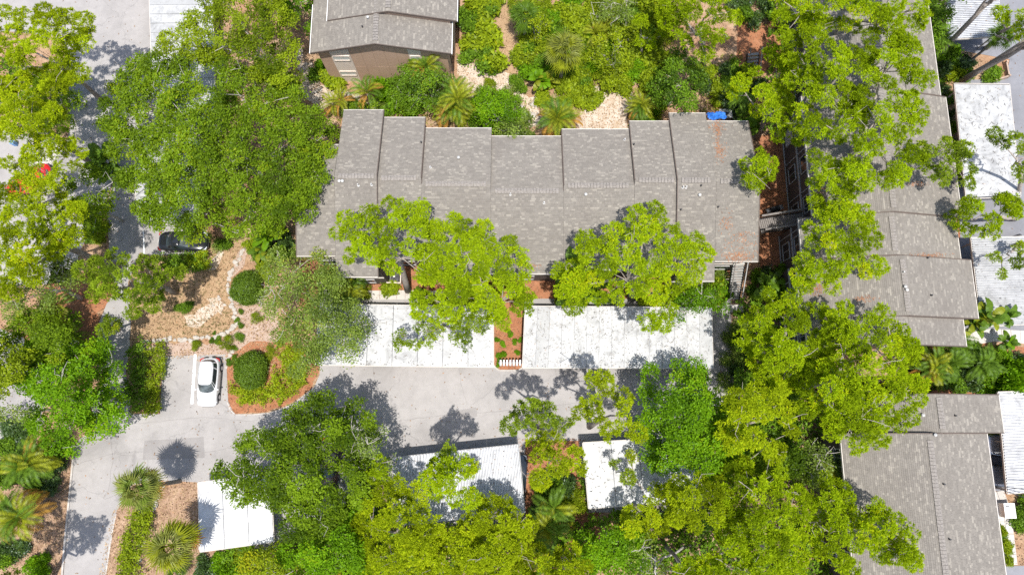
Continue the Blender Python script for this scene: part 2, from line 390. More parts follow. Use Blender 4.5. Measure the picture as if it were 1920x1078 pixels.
# asphalt
ROADZ = 0.03
road_main = [(138,842),(150,822),(190,800),(232,792),(238,772),(238,776),(300,776),(306,668),(424,664),(428,752),(440,778),(505,774),(548,758),(590,724),(600,700),(600,560),(926,560),(926,684),(937,694),(972,694),(982,684),(982,560),(1370,560),(1375,740),(1300,800),(1330,960),(1100,960),(1085,826),(985,826),(985,985),(735,985),(722,905),(510,1030),(372,1030),(372,904),(310,900),(248,908),(218,960),(196,1100),(118,1100)]
sheet('road', road_main, M['asphalt'], z=ROADZ)
lane = [(118,290),(132,240),(130,160),(120,70),(20,60),(-40,60),(-40,-60),(150,-60),(292,-60),(300,60),(420,60),(420,240),(360,420),(388,430),(386,480),(275,478),(262,474),(240,530),(246,600),(243,650),(236,700),(245,760),(238,790),(180,812),(172,760),(205,700),(182,660),(184,610),(200,570),(218,545),(205,470),(200,395),(215,330),(100,345)]
sheet('lane', lane, M['asphalt'], z=ROADZ - .004)
sheet('parking_area', [(-40,225),(118,270),(215,330),(190,400),(150,470),(140,530),(-40,540)], M['asphalt'], z=ROADZ - .008)
sheet('parking_area', [(-40,600),(60,640),(110,700),(60,820),(-40,840)], M['asphalt'], z=ROADZ - .008)
sheet('road', [(1880,-60),(2000,-60),(2000,1200),(1935,1200),(1925,640),(1790,640),(1800,440),(1795,372),(1800,150),(1884,150),(1893,112),(1770,90),(1770,-60)], M['asphalt_blue'], z=ROADZ)
sheet('parking_area', [(1850,745),(1940,745),(1940,925),(1864,920)], M['asphalt_blue'], z=ROADZ + .004)
sheet('parking_area', [(1858,1060),(1940,1060),(1940,1110),(1858,1110)], M['asphalt_blue'], z=ROADZ + .004)
sheet('road_patch', [(271,826),(382,819),(384,858),(268,862)], M['asphalt_patch'], z=ROADZ + .004)
sheet('road_patch', [(855,770),(893,763),(895,780),(862,786)], M['asphalt_patch'], z=ROADZ + .004)
sheet('road_patch', [(485,820),(560,808),(560,832),(484,842)], M['asphalt_patch'], z=ROADZ + .004)
def seam(px, w=.045):
    P = [at(x, y, 0) for x, y in px]; L_, R_ = [], []
    Q = []
    for a, b in zip(P, P[1:]):
        n = max(1, int((b-a).length/.5))
        for i in range(n): Q.append(a.lerp(b, i/n) + Vector((rnd.gauss(0,.035), rnd.gauss(0,.035), 0)))
    mb = MB()
    for a, b in zip(Q, Q[1:]):
        d = (b-a).normalized(); s_ = Vector((-d.y, d.x, 0))*w*rnd.uniform(.3,.7)
        mb.poly([(p.x, p.y, ROADZ + .0065) for p in (a-s_, b-s_, b+s_, a+s_)])
    tag(mb.obj('road_seam', M['asphalt_patch']), kind='structure')
seam([(384,848),(480,832),(600,808),(720,792),(860,775),(985,768),(1180,742)]); seam([(150,868),(215,850),(268,858)]); seam([(205,800),(212,860),(200,940)], .03)
seam([(240,795),(300,790),(380,782),(470,790),(560,770)], .03); seam([(700,690),(706,740),(690,792)], .03); seam([(640,690),(660,740),(655,800)], .025); seam([(860,690),(866,730),(880,770)], .03); seam([(1040,690),(1050,745)], .03)
sheet('parking_line', [(364,664),(369,664),(362.5,757),(357.5,757)], M['paint_white'], z=ROADZ + .005)
sheet('parking_line', [(268,432),(270,432),(272,478),(269.5,478)], M['paint_white'], z=ROADZ + .005)
# kerbs: low steps along the road edges
def kerb(px, w=.16, h=.11):
    P = [at(x, y, 0) for x, y in px]; mb = MB()
    for a, b in zip(P, P[1:]):
        n = max(1, round((b-a).length / 1.8))
        for k in range(n):
            p, q = a.lerp(b, k/n), a.lerp(b, (k+1)/n); d = (q-p).normalized()*.006
            mb.bar(p + d + Vector((0,0,h/2)), q - d + Vector((0,0,h/2)), w, h)
    return tag(mb.obj('kerb', M['kerb']), kind='structure')
kerb([(140,838),(134,900),(128,960),(122,1020),(116,1095)])
kerb([(925,684),(929,690),(937,694.5),(972,694.5),(979,690),(983,684)], .13, .10)
kerb([(426,752),(432,768),(442,777),(475,777),(505,774),(530,766),(550,757),(575,738)], .08, .06)
kerb([(218,962),(207,1020),(196,1095)], .1, .05)
kerb([(240,600),(243,650),(236,690)], .1, .05)
kerb([(237,745),(239,770),(252,781),(272,783),(288,778),(297,765)], .1, .06)

# ------------------------------------------------------------------ buildings
SL = 0.27
class Ridge:
    """one house row: ridge along x or y. L maps (along, across, z) to the world"""
    def __init__(s, axis): s.axis = axis
    def L(s, a, c, z): return (a, c, z) if s.axis == 'x' else (c, a, z)
def shingle_field(L, a0, a1, cr, ce, zr, slope, mat, parent, seed):
    """courses of shingles laid from the eave up to the ridge as thin wedges"""
    r = np.random.default_rng(seed); run = abs(ce - cr); sg = 1 if ce > cr else -1
    ln = math.hypot(1, slope); expo = .15; nco = int(run * ln / expo) + 1
    quads = []; tints = []
    for k in range(nco):
        d0 = k * expo / ln; d1 = min(run + .04, d0 + expo / ln * 1.12)   # distance from the ridge, d1 is the butt end
        a = a0 - r.random() * .5
        while a < a1:
            w = r.choice([.16, .23, .32, .42, .56], p=[.25, .3, .25, .14, .06]); b = min(a1, a + w); aa = max(a, a0)
            if b - aa > .05:
                up, dn = .006, .020 + r.random() * .007
                z0 = zr - slope*d0 + up; z1 = zr - slope*d1 + dn; c0, c1 = cr + sg*d0, cr + sg*d1
                g_ = .004
                quads.append([L(aa+g_, c0, z0), L(b-g_, c0, z0), L(b-g_, c1, z1), L(aa+g_, c1, z1)])
                quads.append([L(aa+g_, c1, z1), L(b-g_, c1, z1), L(b-g_, c1, z1-.022), L(aa+g_, c1, z1-.022)])
                t = r.random(); t = (.12 + .58*t) if r.random() < .84 else (.74 + .24*t); tints += [t, t * .6]
            a += w
    V = np.array(quads, np.float32)
    n = np.cross(V[:,1]-V[:,0], V[:,2]-V[:,0]); fl = n[:,2] < -1e-6; V[fl] = V[fl][:, ::-1]
    return tag(link('shingles', quick_mesh('shingles', V, 4, tints), mat, parent), kind='stuff')

def roof_unit(root, axis, a0, a1, cr, cN, cS, zr, slope=SL, wall='siding_dark', wall_in=.55, gable=(0, 0), base=0., fas='fascia', ridge=True, seed=1, skip=''):
    """one unit of a row: walls, deck, fascia boards, shingles, ridge cap"""
    L = Ridge(axis).L; th = .16
    lo, hi = min(cN, cS), max(cN, cS); zl = zr - slope*abs(lo-cr); zh = zr - slope*abs(hi-cr)
    d = MB()
    for (c, z) in ((lo, zl), (hi, zh)):
        pts = [L(a0, cr, zr), L(a1, cr, zr), L(a1, c, z), L(a0, c, z)]
        dn = [(p[0], p[1], p[2]-th) for p in pts]
        d.poly(pts); d.poly(dn[::-1]); d.poly([pts[3], pts[2], dn[2], dn[3]]); d.poly([pts[0], pts[3], dn[3], dn[0]]); d.poly([pts[1], dn[1], dn[2], pts[2]])
    roof = d.obj('roof', M['deck'], root)
    shingle_field(L, a0, a1, cr, lo, zr, slope, M['shingle'], roof, seed); shingle_field(L, a0, a1, cr, hi, zr, slope, M['shingle'], roof, seed+50)
    e = .03
    for (c, z, sg) in ((lo, zl, -1), (hi, zh, 1)):
        MB().bar(L(a0, c + sg*e, z - .09), L(a1, c + sg*e, z - .09), .05, .22).obj('fascia', M[fas], roof)
    for a, sg in ((a0, -1), (a1, 1)):
        for (c, z) in ((lo, zl), (hi, zh)):
            if ('a' if sg < 0 else 'b') + ('S' if c == lo else 'N') in skip: continue
            MB().bar(L(a - sg*.012, c, z - .05), L(a - sg*.012, cr, zr - .05), .075, .19).obj('rake_board', M['fascia_dark'], roof)
    if ridge:
        rc = MB(); k = 0; a = a0 + .35
        while a < a1 - .5:
            for sg in (-1, 1):
                w = .23
                rc.poly([L(a, cr, zr+.105), L(a+.25, cr, zr+.085), L(a+.25, cr+sg*w, zr+.085-slope*w), L(a, cr+sg*w, zr+.105-slope*w)])
                rc.poly([L(a, cr+sg*w, zr+.105-slope*w), L(a+.25, cr+sg*w, zr+.085-slope*w), L(a+.25, cr+sg*w, zr+.018-slope*w), L(a, cr+sg*w, zr+.018-slope*w)])
            a += .27
        rc.obj('ridge_cap', M['shingle_cap'], roof)
    wl = MB(); i = .02
    wa0, wa1 = a0 + (gable[0] or .02), a1 - (gable[1] or .02)
    cl, ch = lo + wall_in, hi - wall_in
    prof = [(cl, base), (ch, base), (ch, zr - slope*abs(ch-cr) - th - i), (cr, zr - th - i), (cl, zr - slope*abs(cl-cr) - th - i)]
    A = [L(wa0, c, z) for c, z in prof]; B = [L(wa1, c, z) for c, z in prof]
    wl.poly(A); wl.poly(B[::-1])
    for k in range(5): wl.poly([A[k], A[(k+1) % 5], B[(k+1) % 5], B[k]])
    w = wl.obj('wall', M[wall], root, recalc=True)
    return roof, w
M['shingle_cap'] = simple('shingle_cap', (.25,.225,.20), .95, var=.25, scale=9)
def solve_eave(px, py, cr, zr, axis, slope=SL):
    z = zr - 1.5
    for _ in range(12):
        p = at(px, py, z); c = p.y if axis == 'x' else p.x; z = zr - slope*abs(c - cr)
    return c
M['vent_grey'] = simple('vent_grey', (.50,.49,.47), .5, var=.2)
def vent(parent, p, kind):
    if kind == 'pipe':
        return MB().cyl((p.x, p.y, p.z - .1), .055, .42, 10).cyl((p.x, p.y, p.z + .005), .12, .03, 10, .08).obj('vent_pipe', M['vent_grey'], parent)
    if kind == 'cap':
        return MB().cyl((p.x, p.y, p.z - .1), .08, .3, 12).cyl((p.x, p.y, p.z + .2), .13, .05, 12).cyl((p.x, p.y, p.z + .25), .13, .07, 12, .04).obj('vent_cap', M['vent_grey'], parent)
    return MB().cyl((p.x, p.y, p.z - .1), .07, .34, 8).obj('vent_pipe', M['black'], parent)
def roof_point(px, py, cr, zr, axis, slope=SL):
    z = zr - .5
    for _ in range(12):
        p = at(px, py, z); z = zr - slope*abs((p.y if axis == 'x' else p.x) - cr)
    return Vector((p.x, p.y, z))
def window(root, c, w, h, n, frame='trim_grey', pane='glass', depth=.08):
    """a window on a wall facing n: frame with a pane in it, standing proud of the wall"""
    n = Vector(n); u = Vector((0,0,1)).cross(n).normalized(); c = Vector(c); mb = MB(); t = .07
    for s in (-1, 1):
        mb.bar(c + u*s*(w/2) - Vector((0,0,h/2)) + n*depth/2, c + u*s*(w/2) + Vector((0,0,h/2)) + n*depth/2, t, depth)
        mb.bar(c - u*(w/2 - t/2) + Vector((0,0,s*(h/2))) + n*depth/2, c + u*(w/2 - t/2) + Vector((0,0,s*(h/2))) + n*depth/2, depth, t)
    mb.bar(c - Vector((0,0,h/2 - t/2)) + n*depth*.4, c + Vector((0,0,h/2 - t/2)) + n*depth*.4, .04, depth*.6)
    f = mb.obj('window', M[frame], root)
    q = MB(); o = n*.025
    q.poly([c - u*(w/2-.03) - Vector((0,0,h/2-.03)) + o, c + u*(w/2-.03) - Vector((0,0,h/2-.03)) + o, c + u*(w/2-.03) + Vector((0,0,h/2-.03)) + o, c - u*(w/2-.03) + Vector((0,0,h/2-.03)) + o])
    q.obj('pane', M[pane], f); return f

# --- long row in the middle
ZB = 7.6
ref = at(745, 334, ZB).y
main = empty('apartment_building', (0, 0, 0), 'long grey shingle roofed apartment row with stepped sections behind the two white carports', 'building')
units = [(553,627,272,328,480,-.02), (627,707,207,330,519,.28), (707,790,221,334,482,-.02), (790,920,241,345,513,0), (920,1057,256,358,513,.015),
         (1057,1190,243,348,505,-.02), (1190,1270,228,338,505,.05), (1270,1343,213,338,527,.32), (1343,1425,228,340,490,.29)]
main_roofs = []
for k, (x0, x1, yn, yr, ysn, dz) in enumerate(units):
    zr = ZB
    for _ in range(8):
        cr = at((x0+x1)/2, yr, zr).y; zr = ZB - SL*(ref - cr) + dz
    a0, a1 = at(x0, yr, zr).x, at(x1, yr, zr).x
    cN = solve_eave((x0+x1)/2, yn, cr, zr, 'x'); cS = solve_eave((x0+x1)/2, ysn, cr, zr, 'x')
    rf, w = roof_unit(main, 'x', a0 + .004, a1 - .004, cr, cN, cS, zr, gable=(.55 if k == 0 else 0, .55 if k == 8 else 0), seed=100+k,
                       skip=['bS bN','aS aN','bS','aS bS bN','aS aN bS','aS bS','aS','bS bN','aS aN'][k])
    main_roofs.append((rf, w, cr, zr, a0, a1, cS, cN))
for px, py, u, kd in ((637,341,1,'cap'),(643,341,1,'cap'),(672,348,1,'pipe'),(697,347,1,'pipe'),(860,297,3,'cap'),(807,315,3,'pipe'),(957,365,4,'pipe'),(1098,366,5,'cap'),
                      (1020,381,4,'pipe'),(858,406,3,'cap'),(1280,352,7,'pipe'),(1286,352,7,'pipe'),(1311,367,7,'cap'),(1171,263,5,'pipe'),(790,268,2,'black'),(1188,272,6,'black'),
                      (1346,389,8,'black'),(1276,394,7,'black'),(1314,349,7,'black')):
    _, _, cr, zr, *_r = main_roofs[u]; vent(main_roofs[u][0], roof_point(px, py, cr, zr, 'x'), kd)
# windows, doors and a pale band on the south front
for k, (rf, w, cr, zr, a0, a1, cS, cN) in enumerate(main_roofs):
    y = cS + .55; n = max(1, int((a1-a0)/3.2))
    MB().box(((a0+a1)/2, y - .03, 2.85), (a1-a0-.1, .06, .22)).obj('belly_band', M['fascia'], main)
    for i in range(n):
        x = a0 + (a1-a0)*(i+.5)/n
        for z in (1.5, 4.3): window(main, (x, y, z), 1.4, 1.3, (0,-1,0))
        window(main, (x, cN - .55, 4.2), 1.4, 1.3, (0,1,0))
# --- row on the east side (ridge runs north to south)
east = empty('apartment_building', (0, 0, 0), 'stepped grey roofed apartment row partly under tall pines, beside the dark west walkway', 'building')
er = []
for k, (y0, y1, ym, wx, rx, ex, dz) in enumerate([(-150,165,60,1528,1640,1747,-.1), (165,397,280,1512,1663,1786,0), (397,478,440,1500,1675,1795,.06), (478,592,530,1496,1697,1825,.22), (592,646,620,1512,1692,1808,.10)]):
    zr = 7.6 + dz; cr = at(rx, ym, zr).x; a1, a0 = at(rx, y0, zr).y, at(rx, y1, zr).y
    cW, cE = solve_eave(wx, ym, cr, zr, 'y', .25), solve_eave(ex, ym, cr, zr, 'y', .25)
    rf, w = roof_unit(east, 'y', a0 + .004, a1 - .004, cr, cE, cW, zr, .25, gable=(.5 if k == 4 else 0, 0), seed=200+k)
    er.append((rf, w, cr, zr, a0, a1, cW, cE))
for px, py, u, kd in ((1695,538,3,'cap'),(1698,544,3,'cap'),(1745,554,3,'black'),(1738,484,3,'black'),(1707,246,1,'black'),(1692,511,3,'pipe')):
    vent(er[u][0], roof_point(px, py, er[u][2], er[u][3], 'y', .25), kd)
for k, (rf, w, cr, zr, a0, a1, cW, cE) in enumerate(er):
    x = cW + .55; n = max(1, int((a1-a0)/3.0))
    MB().box((x - .04, (a0+a1)/2, 2.95), (.09, a1-a0-.06, .2)).obj('belly_band', M['trim_grey'], east)
    MB().box((x - .03, (a0+a1)/2, .12), (.07, a1-a0-.06, .16)).obj('base_board', M['trim_grey'], east)
    for i in range(n):
        y = a0 + (a1-a0)*(i+.5)/n
        for z in (1.55, 4.2): window(east, (x, y, z), 1.5, 1.5, (-1,0,0), 'trim_grey', 'glass' if (i+k) % 3 else 'blind')
        MB().bar((x - .03, y + 1.3, .2), (x - .03, y + 1.3, 5.2), .1, .06).obj('corner_board', M['trim_grey'], east)
# --- south-east row
south = empty('apartment_building', (0, 0, 0), 'grey shingle roofed row in the bottom corner with a bough of pine over its roof', 'building')
sr = []
for k, (y0, y1, ym, wx, rx, ex, dz) in enumerate([(738,812,775,1640,1764,1877,0), (812,1230,945,1588,1758,1868,.2)]):
    zr = 7.4 + dz; cr = at(rx, ym, zr).x; a1, a0 = at(rx, y0, zr).y, at(rx, y1, zr).y
    cW, cE = solve_eave(wx, ym, cr, zr, 'y', .25), solve_eave(ex, ym, cr, zr, 'y', .25)
    rf, w = roof_unit(south, 'y', a0 + .004, a1 - .004, cr, cE, cW, zr, .25, gable=(0, .5 if k == 0 else 0), seed=300+k)
    sr.append((rf, w, cr, zr, a0, a1, cW, cE))
for px, py, u, kd in ((1728,778,0,'cap'),(1790,779,0,'black'),(1768,907,1,'black'),(1779,1010,1,'black'),(1751,815,1,'cap')):
    vent(sr[u][0], roof_point(px, py, sr[u][2], sr[u][3], 'y', .25), kd)
for k, (rf, w, cr, zr, a0, a1, cW, cE) in enumerate(sr):
    n = max(1, int((a1-a0)/3.2))
    for i in range(n):
        y = a0 + (a1-a0)*(i+.5)/n
        for z in (1.55, 4.2): window(south, (cW + .55, y, z), 1.4, 1.4, (-1,0,0))
# --- house at the top with the tan gable
north = empty('apartment_building', (0, 0, 0), 'grey roofed house at the top with a tan gable wall facing the garden', 'building')
zr = 7.4; p = at(703, 83, zr); cr = p.x
cW, cE = solve_eave(584, 75, cr, zr, 'y', .25), solve_eave(846, 75, cr, zr, 'y', .25)
a1 = at(712, -10, zr).y
rf1, w1 = roof_unit(north, 'y', p.y, a1 + 3, cr, cE, cW, zr, .25, gable=(.42, 0), wall='siding', seed=401, fas='fascia_dark', wall_in=.45)
for c, z in ((cW, zr-.25*abs(cW-cr)), (cE, zr-.25*abs(cE-cr))):
    sg = -1 if c < cr else 1
    MB().bar((c + sg*.07, p.y, z-.05), (c + sg*.07, a1, z-.05), .1, .12).obj('gutter', M['pvc'], rf1)
gy = p.y + .42                                   # the gable wall plane
zr2 = 7.75; q = at(727, 22, zr2); cr2 = q.x
cW2, cE2 = solve_eave(616, 10, cr2, zr2, 'y', .25), solve_eave(856, 20, cr2, zr2, 'y', .25)
rf2, w2 = roof_unit(north, 'y', q.y, q.y + 14, cr2, cE2, cW2, zr2, .25, gable=(.1, 0), wall='siding', seed=411, fas='fascia_dark', wall_in=.6)
for c in (cW2, cE2):
    sg = -1 if c < cr2 else 1; z = zr2 - .25*abs(c-cr2)
    MB().bar((c + sg*.07, q.y, z-.05), (c + sg*.07, q.y+13, z-.05), .1, .12).obj('gutter', M['pvc'], rf2)
vent(rf1, roof_point(690, 35, cr, zr, 'y', .25), 'cap'); vent(rf1, roof_point(680, 52, cr, zr, 'y', .25), 'black')
# board siding of the gable: tall panels, two pale strips with windows
wl, wr_ = cW + .45, cE - .45
def zt(x): return zr - .25*abs(x-cr) - .24
def panel(x0, x1, z0, name, mat, pr=.03):
    mb = MB(); pts = [(x0, z0), (x1, z0), (x1, zt(x1))] + ([(cr, zt(cr))] if x0 < cr < x1 else []) + [(x0, zt(x0))]
    A = [(x, gy-pr, z) for x, z in pts]; B = [(x, gy-.002, z) for x, z in pts]
    mb.poly(A); n = len(A)
    for i in range(n): mb.poly([A[i], A[(i+1) % n], B[(i+1) % n], B[i]])
    return mb.obj(name, M[mat], north, recalc=True)
edges = [wl, wl + (wr_-wl)*.09, wl + (wr_-wl)*.245]
sx0, sx1 = edges[1], edges[2]; rx0, rx1 = wl + (wr_-wl)*.70, wl + (wr_-wl)*.80
xs = [wl, sx0]
panel(wl, sx0 - .01, 0, 'wall_panel', 'siding')
panel(sx0 + .01, sx1 - .01, 0, 'wall_panel', 'cream', .05)
step = (rx0 - sx1) / 5
for i in range(5):
    panel(sx1 + step*i + .008, sx1 + step*(i+1) - .008, 2.9, 'wall_panel', 'siding', .03 + .004*(i % 2))
    MB().box((sx1 + step*(i+.5), gy - .017, 1.44), (step - .016, .03 + .004*((i+1) % 2), 2.86)).obj('wall_panel', M['siding'], north)
panel(rx0 + .01, rx1 - .01, 0, 'wall_panel', 'cream', .05)
panel(rx1 + .01, wr_, 0, 'wall_panel', 'siding')
for x0, x1 in ((sx0, sx1), (rx0, rx1)):
    for z in (1.7, 4.45): window(north, ((x0+x1)/2, gy - .05, z), x1-x0-.3, .75, (0,-1,0), 'cream', 'blind')
MB().box((wr_ + .25, gy + .3, 2.6), (.1, .1, 5.2)).obj('downpipe', M['fascia_dark'], north)

# ------------------------------------------------------------------ carports
def carport(px, label, mat='roof_white', kind='panel', axis='y', pitch=1.05, z=2.55, group='open carports beside the roads', beam='fascia', ribs=.26):
    """flat roof on posts: px = four corners (NW, NE, SE, SW) of the roof as seen in the photograph"""
    P = [at(x, y, z) for x, y in px]
    c = sum(P, Vector())/4; root = empty('carport', (c.x, c.y, 0), label, 'carport', group)
    Pl = [p - Vector((c.x, c.y, 0)) for p in P]; nw, ne, se, sw = Pl
    e1, e2 = (ne-nw), (sw-nw)
    def pt(u, v, dz=0): q = nw.lerp(ne, u).lerp(sw.lerp(se, u), v); return Vector((q.x, q.y, z + dz))
    along = e1.length if axis == 'y' else e2.length
    if kind == 'panel':
        n = max(1, round(along / pitch))
        for i in range(n):
            u0, u1 = (i + .008)/n, (i + .992)/n; mb = MB()
            q = (lambda u, v, d: pt(u, v, d)) if axis == 'y' else (lambda u, v, d: pt(v, u, d))
            lift = rnd.uniform(0, .012)
            A = [q(u0, .002, lift), q(u1, .002, lift), q(u1, .998, lift - .02), q(u0, .998, lift - .02)]; B = [a - Vector((0,0,.05)) for a in A]
            mb.poly(A); mb.poly(B[::-1])
            for k in range(4): mb.poly([A[k], B[k], B[(k+1) % 4], A[(k+1) % 4]])
            s0 = [q(u1, .002, lift + .035), q(u1, .998, lift + .015)]
            mb.bar(s0[0] - Vector((0,0,.018)), s0[1] - Vector((0,0,.018)), .022, .035)
            o = mb.obj('roof_panel', (M[mat], M['roof_valley']), root, recalc=True); nf = len(o.data.polygons)
            o.data.polygons.foreach_set('material_index', [1 if i >= nf - 6 else 0 for i in range(nf)])
    else:                                         # corrugated sheets, ribs run across the bay
        ns = max(2, round(along / 3.0)); q = (lambda u, v, d: pt(u, v, d)) if axis == 'y' else (lambda u, v, d: pt(v, u, d))
        for s_ in range(ns):
            mb = MB(); nr = max(3, round(along / ns / ribs)); prof = []
            for i in range(nr):
                for t, d in ((0, 0), (.36, 0), (.52, .06), (.84, .06)): prof.append(((s_ + (i + t)/nr)/ns, d*1.35))
            prof.append((((s_ + 1 - .002))/ns, 0)); dz = .004*(s_ % 2)
            for (u0, d0), (u1, d1) in zip(prof, prof[1:]):
                mb.poly([q(u0, 0, d0 + dz), q(u1, 0, d1 + dz), q(u1, .5, d1 + dz - .01), q(u0, .5, d0 + dz - .01)])
                mb.poly([q(u0, .5, d0 + dz - .01), q(u1, .5, d1 + dz - .01), q(u1, 1, d1 + dz - .02), q(u0, 1, d0 + dz - .02)])
            o = mb.obj('roof_sheet', (M[mat], M['roof_valley']), root)
            o.data.polygons.foreach_set('material_index', [1 if (i // 2) % 4 in (1, 3) else 0 for i in range(len(o.data.polygons))])
    edge = MB(); dn = Vector((0,0,-.115)); o = .03
    for a, b, off in ((pt(0,0), pt(1,0), Vector((0,1,0))), (pt(1,0), pt(1,1), Vector((1,0,0))), (pt(1,1), pt(0,1), Vector((0,-1,0))), (pt(0,1), pt(0,0), Vector((-1,0,0)))):
        edge.bar(a + dn + off*o, b + dn + off*o, .05, .2)
    edge.obj('fascia', M[beam], root)
    bm_ = MB(); long_u = e1.length > e2.length; n = max(2, round((e1.length if long_u else e2.length) / 5.4) + 1)
    for k in (.12, .88):
        bm_.bar(pt(.01, k, -.17) if long_u else pt(k, .01, -.17), pt(.99, k, -.17) if long_u else pt(k, .99, -.17), .12, .2)
    bm_.obj('beam', M['fascia_dark'], root)
    post = None
    for i in range(n):
        for k in (.12, .88):
            u = .03 + .94*i/(n-1); q0 = pt(u, k) if long_u else pt(k, u)
            if post is None:
                post = MB().box((0, 0, (z-.27)/2), (.11, .11, z-.27)).obj('post', M['trim_grey'], root); post.location = (q0.x, q0.y, 0)
            else: kid(post, root, (q0.x, q0.y, 0))
    return root, (lambda u, v, d=0: pt(u, v, d) + Vector((c.x, c.y, 0)))
CP = {}
CP['k1'] = carport([(598,570),(925,575),(925,688),(592,684)], 'long white flat roofed carport with pine boughs hanging over its back edge', pitch=2.3)
CP['k2'] = carport([(985,574),(1334,577),(1337,690),(980,689)], 'long white carport speckled with twigs, just east of the mailboxes', pitch=1.08)
CP['k3'] = carport([(371,905),(507,887),(513,1015),(375,1034)], 'small clean white carport beside the two fan palms', 'roof_clean', pitch=2.2)
CP['k4'] = carport([(735,858),(972,833),(984,960),(748,985)], 'grey ribbed metal carport striped with tree shadow', 'roof_metal', 'rib', beam='trim_grey')
CP['k5'] = carport([(1093,830),(1300,818),(1312,935),(1104,953)], 'white carport half hidden under a deep green oak', pitch=2.2)
CP['k6'] = carport([(277,-90),(395,-90),(405,235),(288,240)], 'white panelled carport at the top edge of the photo under the big oak', axis='x', pitch=1.0)
CP['k7'] = carport([(252,262),(372,255),(372,420),(256,412)], 'white carport glimpsed through gaps in the big oak', axis='x', pitch=1.2)
CP['k8'] = carport([(1790,157),(1893,158),(1914,368),(1812,372)], 'white carport at the right edge littered with needles and cloudy stains', axis='x', pitch=50)
CP['k9'] = carport([(1821,446),(1955,443),(1958,606),(1840,612)], 'white ribbed carport behind the large leafed plants at the right edge', 'roof_white', 'rib', axis='x', ribs=.22)
CP['k10'] = carport([(1872,735),(1960,732),(1966,920),(1889,925)], 'white ribbed carport with two cars sticking out at the bottom right', 'roof_clean', 'rib', axis='x', ribs=.24)
CP['k11'] = carport([(1773,-60),(1868,-60),(1879,68),(1777,74)], 'pale ribbed carport under a leaning pine trunk in the top right corner', 'roof_metal', 'rib', axis='x', ribs=.2)
